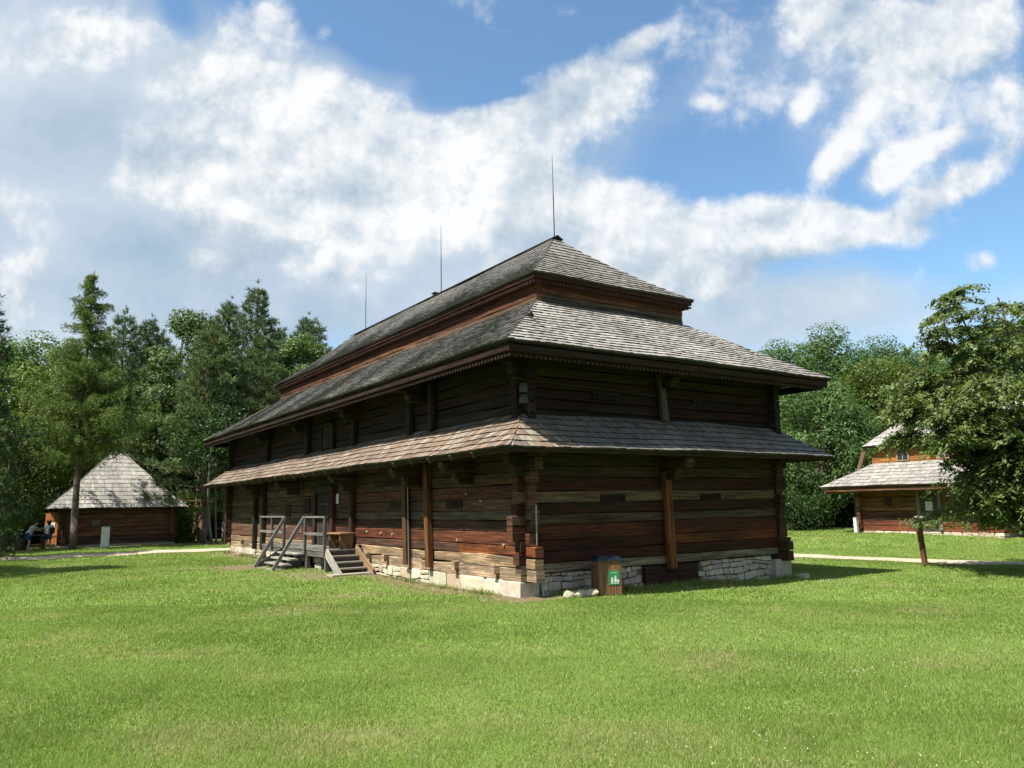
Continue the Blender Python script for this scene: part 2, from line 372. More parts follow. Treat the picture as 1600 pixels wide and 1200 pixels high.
def M_leaf(name, trans=0.35, rough=0.5, spec=0.3, tcol=(1.15, 1.2, 0.5)):
    m, n, l = mat_new(name)
    o = n.new('ShaderNodeOutputMaterial'); b = n.new('ShaderNodeBsdfPrincipled')
    b.inputs['Roughness'].default_value = rough; b.inputs['Specular IOR Level'].default_value = spec
    at = n.new('ShaderNodeAttribute'); at.attribute_name = 'Col'
    oi = n.new('ShaderNodeObjectInfo')
    q = n.new('ShaderNodeMapRange'); l.new(oi.outputs['Random'], q.inputs[0]); q.inputs[3].default_value = .82 * ALB; q.inputs[4].default_value = 1.18 * ALB
    sc_ = n.new('ShaderNodeVectorMath'); sc_.operation = 'SCALE'; l.new(at.outputs['Color'], sc_.inputs[0]); l.new(q.outputs[0], sc_.inputs['Scale'])
    l.new(sc_.outputs[0], b.inputs['Base Color'])
    t = n.new('ShaderNodeBsdfTranslucent'); tm = n.new('ShaderNodeVectorMath'); tm.operation = 'MULTIPLY'; l.new(sc_.outputs[0], tm.inputs[0]); tm.inputs[1].default_value = tcol
    l.new(tm.outputs[0], t.inputs['Color'])
    mx = n.new('ShaderNodeMixShader'); mx.inputs[0].default_value = trans; l.new(b.outputs[0], mx.inputs[1]); l.new(t.outputs[0], mx.inputs[2])
    l.new(mx.outputs[0], o.inputs[0])
    return m
MW = M_wood('old_log_wood', warm=(.92, .81, .76), mid=.42)
MWs = M_wood('shingle_wood', mid=0.2, big=.32, grain=0.8, contrast=0.5, crack=0.45, rough=0.65, bump=0.4, patch=0.35, patch_col=(.10, .10, .095), along=2.0, spec=0.35)
MWg = M_wood('grey_plank_wood', mid=0.25, contrast=0.4, crack=0.6, patch=0.3)
MWn = M_wood('warm_plank_wood', mid=0.25, contrast=0.35, crack=0.4, patch=0.25, patch_col=(.12, .06, .03))
MST = M_simple('limestone', (.5, .46, .4), 0.9, 9, .28, .6, attr=True, dist=.03)
MMORT = M_simple('mortar', (.16, .145, .12), 0.95, 14, .3, .5)
MIRON = M_simple('dark_iron', (.05, .05, .05), 0.5, 10, .2, 0, metal=.6)
MZINC = M_simple('galvanised_steel', (.30, .31, .32), 0.5, 6, .15, 0, metal=.7)
MLEAF = M_leaf('broad_leaf')
MNEED = M_leaf('needle_leaf', trans=0.22, rough=.6, spec=.2, tcol=(1.1, 1.1, .6))
MCHER = M_leaf('glossy_leaf', trans=0.32, rough=.5, spec=.3)
MGRASS = M_leaf('grass_blade', trans=0.35, rough=.6, spec=.2, tcol=(1.1, 1.1, .55))
MBARK = M_simple('bark', (.10, .075, .055), 0.95, 7, .5, .8, attr=True, dist=.04)
MPAINT = M_simple('painted_metal', (.55, .57, .56), 0.5, 4, .1, .05, attr=True)
MSKIN = M_simple('skin', (.55, .33, .23), 0.6, 20, .06, 0, attr=True)
MCLOTH = M_simple('cloth', (.5, .5, .5), 0.9, 30, .12, .2, attr=True)

# wood colours
DRED = (.052, .0150, .0078); RED = (.13, .038, .018); ORG = (.30, .11, .035); BRN = (.065, .035, .020); GREY = (.115, .093, .070)
BEIGE = (.30, .25, .19); OLIVE = (.050, .036, .020); LIGHT = (.47, .39, .28); SILL = (.26, .215, .17); DGREY = (.034, .028, .022); BLK = (.014, .012, .010)

# ------------------------------------------------------------------ ground height
def sst(a, b, x):
    t = np.clip((np.asarray(x, float) - a) / (b - a), 0, 1); return t * t * (3 - 2 * t)
CX, CY = 0.206, 15.141
VX, VY = 0.82592, 0.56379          # direction of the short side
UX, UY = -0.56379, 0.82592         # direction of the long side
GRZ = math.atan2(VY, VX)
GL, GW = 21.73, 7.815
def g2w(x, y): return CX + VX * x + UX * y, CY + VY * x + UY * y
def w2g(X, Y):
    dx_, dy_ = np.asarray(X, float) - CX, np.asarray(Y, float) - CY
    return dx_ * VX + dy_ * VY, dx_ * UX + dy_ * UY
def gh(X, Y):
    X = np.asarray(X, float); Y = np.asarray(Y, float)
    z = -0.17 * sst(0.5, 7, X) * sst(8, 14, Y) * (1 - 1.6 * sst(26, 36, Y))
    lx, ly = w2g(X, Y)
    z = z + 0.10 * np.exp(-((lx + 1.4) / 2.2) ** 2 - ((ly - 10.2) / 4.0) ** 2)
    z = z + 0.018 * np.sin(X * .7 + 1.3) * np.sin(Y * .55) + 0.012 * np.sin(X * 1.9 + Y * 1.1)
    return z
def ghf(x, y): return float(gh(x, y))
# smooth value noise
_lat = nrg.random((256, 256))
def vnoise(x, y, s):
    x = np.asarray(x, float) * s + 1000; y = np.asarray(y, float) * s + 1000
    xi = np.floor(x).astype(int); yi = np.floor(y).astype(int); fx = x - xi; fy = y - yi
    fx = fx * fx * (3 - 2 * fx); fy = fy * fy * (3 - 2 * fy)
    L = lambda i, j: _lat[i % 256, j % 256]
    return (L(xi, yi) * (1 - fx) + L(xi + 1, yi) * fx) * (1 - fy) + (L(xi, yi + 1) * (1 - fx) + L(xi + 1, yi + 1) * fx) * fy
def fbm(x, y, s, o=4):
    t = 0; a = .5
    for i in range(o): t = t + a * vnoise(x + 17.3 * i, y - 9.1 * i, s * 2 ** i); a *= .5
    return t / (1 - .5 ** o)
# path centre lines (world): left stretch and the stretch behind the granary to the right
PATH = [(-60, 14.0, 3.0), (-32, 24.5, 3.0), (-20.8, 31.5, 2.9), (-17.4, 34.2, 2.6), (-13.2, 36.3, 2.7), (-6, 37.4, 2.6), (2, 34.0, 2.3), (6.5, 29.6, 2.2), (9.5, 27.0, 1.7), (11.7, 25.0, 1.4), (14.2, 22.3, 1.3), (20, 16.5, 1.9), (30, 8, 2)]
def path_dist(X, Y):
    X = np.asarray(X, float); Y = np.asarray(Y, float); best = np.full(X.shape, 1e9)
    for (x0, y0, w0), (x1, y1, w1) in zip(PATH[:-1], PATH[1:]):
        d = np.array((x1 - x0, y1 - y0)); L2 = (d ** 2).sum()
        t = np.clip(((X - x0) * d[0] + (Y - y0) * d[1]) / L2, 0, 1)
        q = np.hypot(X - x0 - t * d[0], Y - y0 - t * d[1]) - (w0 + (w1 - w0) * t) / 2
        best = np.minimum(best, q)
    return best
def dirt(X, Y):
    """bare earth: 0 lawn .. 1 bare"""
    lx, ly = w2g(X, Y)
    n = fbm(X, Y, 1.1, 4)
    d = np.clip(1.25 - np.abs(lx + .1) / (0.75 + .9 * (n - .3)), 0, 1) * (ly > -.6) * (ly < GL + .5)      # strip along the long wall
    d = np.maximum(d, np.clip(1.2 - np.hypot((lx + 2.3) / 1.3, (ly - 11.8) / 2.2) + (n - .5) * 1.6, 0, 1) * .95)   # in front of the steps
    d = np.maximum(d, np.clip(1.2 - np.hypot((lx + 1.6) / 0.9, (ly - 7.2) / 1.5) + (n - .5) * 1.6, 0, 1) * .8)
    d = np.maximum(d, np.clip(1.0 - np.hypot((X + 1.3) / .95, (Y - 6.4) / .38) + (n - .5) * 2.0, 0, 1) * .62)
    d = np.maximum(d, np.clip(.9 - np.hypot((X + 3.2) / 1.5, (Y - 16.2) / .9) + (n - .5) * 2.0, 0, 1) * .55)
    d = np.maximum(d, np.clip(.9 - np.hypot((X - .5) / .6, (Y - 5.7) / .3) + (n - .5) * 2.0, 0, 1) * .45)
    d = np.maximum(d, .5 * (sst(38, 43, Y) * (X < 6)))                                                       # forest floor
    return d

# ------------------------------------------------------------------ ground sheet
def ground_material():
    m, n, l = mat_new('lawn_ground')
    o = n.new('ShaderNodeOutputMaterial'); b = n.new('ShaderNodeBsdfPrincipled'); l.new(b.outputs[0], o.inputs[0])
    b.inputs['Roughness'].default_value = .95; b.inputs['Specular IOR Level'].default_value = .1
    at = n.new('ShaderNodeAttribute'); at.attribute_name = 'Col'
    tcx = n.new('ShaderNodeTexCoord')
    def noi(s, det=5, ro=.6):
        t = n.new('ShaderNodeTexNoise'); l.new(tcx.outputs['Object'], t.inputs['Vector']); t.inputs['Scale'].default_value = s
        t.inputs['Detail'].default_value = det; t.inputs['Roughness'].default_value = ro; return t.outputs['Fac']
    r1 = n.new('ShaderNodeValToRGB'); l.new(noi(1.3, 6, .7), r1.inputs[0])
    r1.color_ramp.elements[0].position = .3; r1.color_ramp.elements[0].color = (.125, .21, .034, 1)
    r1.color_ramp.elements[1].position = .72; r1.color_ramp.elements[1].color = (.24, .35, .078, 1)
    r2 = n.new('ShaderNodeValToRGB'); l.new(noi(40, 4, .7), r2.inputs[0])
    r2.color_ramp.elements[0].position = .3; r2.color_ramp.elements[0].color = (.55 * ALB, .55 * ALB, .5 * ALB, 1)
    r2.color_ramp.elements[1].position = .75; r2.color_ramp.elements[1].color = (1.35 * ALB, 1.35 * ALB, 1.3 * ALB, 1)
    mm = n.new('ShaderNodeMix'); mm.data_type = 'RGBA'; mm.blend_type = 'MULTIPLY'; mm.inputs['Factor'].default_value = 1
    l.new(r1.outputs[0], mm.inputs[6]); l.new(r2.outputs[0], mm.inputs[7])
    r3 = n.new('ShaderNodeValToRGB'); l.new(noi(14, 6, .7), r3.inputs[0])
    r3.color_ramp.elements[0].position = .3; r3.color_ramp.elements[0].color = (.075, .052, .03, 1)
    r3.color_ramp.elements[1].position = .75; r3.color_ramp.elements[1].color = (.20, .16, .10, 1)
    m2 = n.new('ShaderNodeMix'); m2.data_type = 'RGBA'; l.new(at.outputs['Fac'], m2.inputs['Factor']); l.new(mm.outputs[2], m2.inputs[6]); l.new(r3.outputs[0], m2.inputs[7])
    l.new(m2.outputs[2], b.inputs['Base Color'])
    bp = n.new('ShaderNodeBump'); bp.inputs['Strength'].default_value = .7; bp.inputs['Distance'].default_value = .03
    l.new(noi(30, 5, .7), bp.inputs['Height']); l.new(bp.outputs[0], b.inputs['Normal'])
    return m
def grid_axis(lo, hi, fine0, fine1, step, far):
    a = list(np.arange(fine0, fine1 + 1e-6, step)); s = step
    while a[-1] < hi: s *= 1.35; a.append(min(hi, a[-1] + s))
    s = step; b = []
    x = fine0
    while x > lo: s *= 1.35; x = max(lo, x - s); b.append(x)
    return np.array(b[::-1] + a)
gx = grid_axis(-400, 400, -26, 22, .32, 0); gy = grid_axis(-200, 800, 2, 44, .32, 0)
GX, GY = np.meshgrid(gx, gy); GZ = gh(GX, GY)
nx, ny = len(gx), len(gy)
me = bpy.data.meshes.new('lawn')
vv = np.stack([GX, GY, GZ], -1).reshape(-1, 3)
idx = np.arange(nx * ny).reshape(ny, nx)
ff = np.stack([idx[:-1, :-1], idx[:-1, 1:], idx[1:, 1:], idx[1:, :-1]], -1).reshape(-1, 4)
me.from_pydata(vv.tolist(), [], ff.tolist())
at = me.color_attributes.new('Col', 'FLOAT_COLOR', 'POINT')
dd = dirt(GX, GY).ravel(); cc = np.ones((len(dd), 4), np.float32); cc[:, 0] = cc[:, 1] = cc[:, 2] = dd
at.data.foreach_set('color', cc.ravel())
me.polygons.foreach_set('use_smooth', [True] * len(me.polygons))
me.materials.append(ground_material()); me.update()
lawn = bpy.data.objects.new('lawn', me); COL.objects.link(lawn); tag(lawn, 'sunlit mown lawn around the old wooden granary', 'lawn', kind='structure')

# gravel path
MGRAV = M_simple('pale_gravel', (.52, .44, .32), .95, 26, .35, .8, dist=.02)
def dense(pl, step=.35):
    o_ = []
    for (x0, y0, w0), (x1, y1, w1) in zip(pl[:-1], pl[1:]):
        k = max(1, int(math.hypot(x1 - x0, y1 - y0) / step))
        for i in range(k): t = i / k; o_.append((x0 + (x1 - x0) * t, y0 + (y1 - y0) * t, w0 + (w1 - w0) * t))
    return o_ + [pl[-1]]
def smooth_line(pl, it=3):
    p = np.array(pl)
    for _ in range(it):
        q = [p[0]]
        for a, b in zip(p[:-1], p[1:]): q += [a * .75 + b * .25, a * .25 + b * .75]
        q.append(p[-1]); p = np.array(q)
    return [tuple(r) for r in p]
PATHS = smooth_line(PATH)
pd = dense(PATHS); mb = MB(); rows_ = []
for i, (x, y, w) in enumerate(pd):
    a = pd[max(0, i - 1)]; b = pd[min(len(pd) - 1, i + 1)]
    tx, ty = b[0] - a[0], b[1] - a[1]; L = math.hypot(tx, ty); nx_, ny_ = -ty / L, tx / L
    wl = w / 2 + (float(fbm(x, y, .9)) - .5) * .9; wr = w / 2 + (float(fbm(x + 50, y, .9)) - .5) * .9
    row = []
    for t in (-1, -.5, 0, .5, 1):
        px, py = x + nx_ * (wl if t > 0 else wr) * t, y + ny_ * (wl if t > 0 else wr) * t
        row.append((px, py, ghf(px, py) + .012 + .015 * (1 - t * t)))
    rows_.append(row)
for r0, r1 in zip(rows_[:-1], rows_[1:]):
    for j in range(4): mb.face([r0[j], r1[j], r1[j + 1], r0[j + 1]], (.5, .45, .36))
pth = mb.build('gravel_path', MGRAV); tag(pth, 'pale gravel path running behind the granary', 'path', kind='structure')
PATH = [p for p in PATHS[::2]] + [PATHS[-1]]

# ------------------------------------------------------------------ THE GRANARY
gran = empty('granary', (CX, CY, 0), GRZ, label='big dark two storey log granary with three tiers of shingled roof', cat='granary')
TH = 0.20     # log thickness
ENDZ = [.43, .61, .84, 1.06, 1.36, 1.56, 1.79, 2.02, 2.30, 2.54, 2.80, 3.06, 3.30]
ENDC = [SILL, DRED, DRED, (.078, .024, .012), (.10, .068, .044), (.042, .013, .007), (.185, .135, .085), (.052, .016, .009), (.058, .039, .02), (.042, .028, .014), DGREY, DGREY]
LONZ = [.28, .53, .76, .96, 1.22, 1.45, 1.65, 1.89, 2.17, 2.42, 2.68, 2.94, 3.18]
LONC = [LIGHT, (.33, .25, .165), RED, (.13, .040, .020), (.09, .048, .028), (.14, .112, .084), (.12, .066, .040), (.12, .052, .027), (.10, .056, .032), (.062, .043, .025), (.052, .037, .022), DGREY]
POSTA = [3.78, 4.93, 8.5, 12.8, 16.8, 18.0]
LBRK = [0.0, 3.78, 8.5, 9.75, 11.45, 12.8, 16.8, 18.0, GL]
def corner_ext(i, n, low=.30):
    """how far the log ends run past the corner, course by course (corbels near the top)"""
    if i >= n - 4: return (.22, .36, .5, .06)[i - (n - 4)]
    if i < 2: return low + rng.uniform(-.03, .08)
    return rng.choice([.16, .2, .3, .26, .12, .22])
lw = MB(); ew = MB()
n = len(LONZ) - 1
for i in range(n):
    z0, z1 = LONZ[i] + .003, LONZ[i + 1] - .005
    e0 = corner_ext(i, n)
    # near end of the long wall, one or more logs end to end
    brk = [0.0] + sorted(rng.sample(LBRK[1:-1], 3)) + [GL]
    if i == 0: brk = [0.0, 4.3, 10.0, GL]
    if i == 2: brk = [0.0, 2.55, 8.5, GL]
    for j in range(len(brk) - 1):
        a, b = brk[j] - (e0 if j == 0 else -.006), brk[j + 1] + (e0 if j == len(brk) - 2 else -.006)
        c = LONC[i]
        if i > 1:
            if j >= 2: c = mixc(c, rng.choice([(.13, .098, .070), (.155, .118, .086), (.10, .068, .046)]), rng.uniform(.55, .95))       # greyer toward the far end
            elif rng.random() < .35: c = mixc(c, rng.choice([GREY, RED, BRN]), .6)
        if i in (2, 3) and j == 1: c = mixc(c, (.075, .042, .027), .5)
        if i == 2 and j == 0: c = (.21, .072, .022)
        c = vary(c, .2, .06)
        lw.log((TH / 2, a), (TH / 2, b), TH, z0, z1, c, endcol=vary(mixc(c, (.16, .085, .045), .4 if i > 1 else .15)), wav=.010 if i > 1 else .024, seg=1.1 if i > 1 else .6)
n2 = len(ENDZ) - 1
for i in range(n2):
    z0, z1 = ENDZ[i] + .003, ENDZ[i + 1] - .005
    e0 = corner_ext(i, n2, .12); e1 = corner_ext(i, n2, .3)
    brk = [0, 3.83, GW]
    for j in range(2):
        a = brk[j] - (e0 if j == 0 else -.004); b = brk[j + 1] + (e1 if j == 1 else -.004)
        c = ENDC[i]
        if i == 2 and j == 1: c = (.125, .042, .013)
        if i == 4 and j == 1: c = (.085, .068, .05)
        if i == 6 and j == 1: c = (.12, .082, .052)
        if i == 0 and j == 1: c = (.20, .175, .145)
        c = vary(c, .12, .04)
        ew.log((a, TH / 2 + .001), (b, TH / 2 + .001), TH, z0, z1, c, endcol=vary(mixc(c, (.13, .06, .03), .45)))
# far and back walls (plainer)
fw_ = MB()
for i in range(0, n, 1):
    lw.log((GW - TH / 2, -(rng.choice([.08, .18, .34, .14, .26, .1]) if i > 1 else .3)), (GW - TH / 2, GL + .25), TH, LONZ[i] + .006, LONZ[i + 1] - .008, vary(BRN), seg=4)
for i in range(n2):
    fw_.log((-.25, GL - TH / 2), (GW + .3, GL - TH / 2), TH, ENDZ[i] + .006, ENDZ[i + 1] - .008, vary(BRN), seg=4)
lw.box((TH + .02, TH + .05, .3), (TH + .05, GL - TH - .05, 3.3), BLK)           # dark chinking behind the joints
ew.box((TH + .06, TH + .02, .3), (GW - TH - .06, TH + .05, 3.3), BLK)
lw.build('log_wall', MW, gran); fw_.build('log_wall', MW, gran); ew.build('log_wall', MW, gran)

# joist ends and pegs in the long wall
je = []
for k, y in enumerate([1.0, 2.6, 6.2, 7.3, 8.1, 14.3, 16.0, 19.6]):
    m_ = MB(); z = .50 + rng.uniform(-.03, .03)
    m_.log((-.10 - rng.uniform(0, .06), y), (.02, y), .13, z - .09, z + .09, vary((.42, .34, .23)), wav=.008)
    m_.build('joist_end', MW, gran)
for (y, z) in [(6.6, 1.1), (5.9, 1.08), (5.0, 1.08), (3.85, 1.06), (2.6, 1.02), (.75, .97), (1.6, 1.86), (2.2, 2.02), (7.5, 1.12)]:
    m_ = MB(); m_.tube((-.035, y, z), (.02, y, z), .028, .03, vary((.5, .42, .33)), 8); m_.build('wooden_peg', MW, gran)

# stone plinth: real stones over a mortar core
def stones(mb, org, ex, nrm, L, z0, z1, hr, wr, col, gap=.014, dep=.05, skip=None):
    ex = Vector(ex); nrm = Vector(nrm); org = Vector(org); z = z0; rows = []
    while z < z1 - .02:
        h = rng.uniform(*hr); h = min(h, z1 - z)
        if z1 - z - h < hr[0] * .6: h = z1 - z
        rows.append((z, z + h)); z += h
    ph = rng.uniform(0, 9)
    wob = lambda x, zz: (0 if zz >= z1 - .01 else .03 * math.sin(x * 2.3 + zz * 7 + ph) + .02 * math.sin(x * 5.1 + zz * 3))
    for (a, b) in rows:
        x = 0
        while x < L:
            w = rng.uniform(*wr) * (.7 + .6 * rng.random()); x1 = min(L, x + w)
            if L - x1 < wr[0] * .5: x1 = L
            if not (skip and skip(x, x1, a, b)):
                split = (b - a) > hr[1] * .75 and rng.random() < .3
                parts_ = [(a, (a + b) / 2 + rng.uniform(-.02, .02)), None] if split else [(a, b)]
                if split: parts_[1] = (parts_[0][1], b)
                for (pa, pb) in parts_:
                    j = lambda s_=.018: rng.uniform(-s_, s_)
                    c4 = [(x + gap + j(), pa + gap + wob(x, pa) + j(.012)), (x1 - gap + j(), pa + gap + wob(x1, pa) + j(.012)), (x1 - gap + j(), pb - gap + wob(x1, pb) + j(.01)), (x + gap + j(), pb - gap + wob(x, pb) + j(.01))]
                    cen = ((x + x1) / 2, (pa + pb) / 2)
                    # cut the corners so that the stone is an irregular octagon
                    pts = []
                    for q in range(4):
                        p_, n_, o_ = c4[q], c4[(q + 1) % 4], c4[q - 1]
                        k1, k2 = rng.uniform(.03, .2), rng.uniform(.03, .2)
                        pts.append((p_[0] + (o_[0] - p_[0]) * k1, p_[1] + (o_[1] - p_[1]) * k1)); pts.append((p_[0] + (n_[0] - p_[0]) * k2, p_[1] + (n_[1] - p_[1]) * k2))
                    d1 = dep * rng.uniform(.6, 1.1); c = vary(col, .22, .06)
                    if rng.random() < .12: c = mixc(c, (.42, .30, .16), .5)
                    V = []
                    for (rs, dp) in ((1.0, -.03), (1.0, d1 * .7), (.86, d1)):
                        for (px, pz) in pts:
                            qx = cen[0] + (px - cen[0]) * rs; qz = cen[1] + (pz - cen[1]) * rs
                            V.append(tuple(org + ex * qx + Vector((0, 0, qz)) + nrm * (dp + (j(.006) if dp > 0 else 0))))
                    F = []
                    for r in range(2):
                        for q in range(8):
                            q2 = (q + 1) % 8; F.append((r * 8 + q, r * 8 + q2, r * 8 + 8 + q2, r * 8 + 8 + q))
                    F.append(tuple(16 + q for q in range(8)))
                    mb.poly(V, F, c, 0)
            x = x1
pl = MB()
CREAM = (.62, .54, .42); GSTONE = (.46, .415, .35)
stones(pl, (.02, .75, 0), (0, 1, 0), (-1, 0, 0), 3.2, -.12, .30, (.40, .42), (.75, 1.0), CREAM, gap=.008, dep=.05)
stones(pl, (.02, 3.95, 0), (0, 1, 0), (-1, 0, 0), 17.6, -.15, .30, (.13, .24), (.25, .55), CREAM, gap=.011)
stones(pl, (.40, .10, 0), (1, 0, 0), (0, -1, 0), 7.0, -.32, .42, (.10, .19), (.14, .36), GSTONE, gap=.008, skip=lambda x, x1, a, b: x1 > 2.74 and x < 4.36 and b > -.02)
def block(mb, a, b, col):     # one big dressed corner block
    mb.box(a, b, col, 0, jit=.02)
block(pl, (-.13, .04, -.3), (.32, .78, .27), (.60, .53, .43))
block(pl, (7.38, -.08, -.4), (8.0, .5, .33), (.42, .40, .36))
pl.build('stone_plinth', MST, gran)
co = MB(); co.box((.05, .3, -.4), (GW - .05, GL - .1, .36), (.16, .14, .12)); co.box((.4, .13, -.4), (GW - .3, .28, .38), (.16, .14, .12)); co.build('plinth_core', MMORT, gran)
cb = MB()
for k in range(3):
    cb.box((3.13, .03 - .004 * k, .0 + .125 * k + .003), (4.77, .10, .122 + .125 * k), vary((.042, .018, .010)), 0)
cb.build('cover_board', MW, gran)

# upper storey
up = MB()
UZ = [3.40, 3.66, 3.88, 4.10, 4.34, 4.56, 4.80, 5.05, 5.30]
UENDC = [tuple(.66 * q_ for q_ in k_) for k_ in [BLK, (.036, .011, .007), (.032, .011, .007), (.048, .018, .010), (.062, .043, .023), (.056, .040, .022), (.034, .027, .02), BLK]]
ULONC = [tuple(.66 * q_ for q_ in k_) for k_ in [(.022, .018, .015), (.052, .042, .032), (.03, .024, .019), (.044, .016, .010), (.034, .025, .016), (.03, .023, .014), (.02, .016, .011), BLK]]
nU = len(UZ) - 1
def uext(i):
    return .14 if i < nU - 4 else (.22, .38, .52, .10)[i - nU + 4]
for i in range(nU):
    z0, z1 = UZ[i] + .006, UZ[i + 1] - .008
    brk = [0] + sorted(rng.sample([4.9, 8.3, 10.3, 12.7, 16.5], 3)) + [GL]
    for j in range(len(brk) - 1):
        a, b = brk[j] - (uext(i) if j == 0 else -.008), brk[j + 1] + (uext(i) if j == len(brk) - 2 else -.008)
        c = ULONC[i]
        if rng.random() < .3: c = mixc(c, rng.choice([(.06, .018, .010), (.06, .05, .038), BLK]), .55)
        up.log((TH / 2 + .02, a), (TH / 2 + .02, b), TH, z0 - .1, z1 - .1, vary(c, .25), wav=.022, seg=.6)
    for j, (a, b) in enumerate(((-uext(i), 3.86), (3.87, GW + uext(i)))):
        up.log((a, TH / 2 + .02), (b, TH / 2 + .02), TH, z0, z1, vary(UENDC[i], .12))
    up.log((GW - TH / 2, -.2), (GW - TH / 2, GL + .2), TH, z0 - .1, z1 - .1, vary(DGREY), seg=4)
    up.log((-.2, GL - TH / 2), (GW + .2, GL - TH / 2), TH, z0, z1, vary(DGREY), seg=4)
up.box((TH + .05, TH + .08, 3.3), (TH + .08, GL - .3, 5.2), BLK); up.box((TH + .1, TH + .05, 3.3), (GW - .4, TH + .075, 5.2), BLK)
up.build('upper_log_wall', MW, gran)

# clerestory between the two upper roofs
I3 = 1.504
cl = MB()
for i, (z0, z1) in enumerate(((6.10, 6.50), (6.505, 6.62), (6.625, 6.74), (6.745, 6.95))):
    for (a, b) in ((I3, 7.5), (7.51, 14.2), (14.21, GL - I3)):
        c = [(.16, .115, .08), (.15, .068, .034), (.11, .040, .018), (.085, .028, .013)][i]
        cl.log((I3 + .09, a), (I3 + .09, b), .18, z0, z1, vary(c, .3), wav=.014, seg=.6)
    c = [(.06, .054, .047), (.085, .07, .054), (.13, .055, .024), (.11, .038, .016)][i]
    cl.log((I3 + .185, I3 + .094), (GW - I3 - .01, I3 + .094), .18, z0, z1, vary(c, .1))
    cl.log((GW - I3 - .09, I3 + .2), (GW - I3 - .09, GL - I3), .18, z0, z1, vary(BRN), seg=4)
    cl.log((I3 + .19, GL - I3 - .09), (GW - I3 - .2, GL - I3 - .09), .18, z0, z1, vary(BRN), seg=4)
cl.build('clerestory_wall', MW, gran)

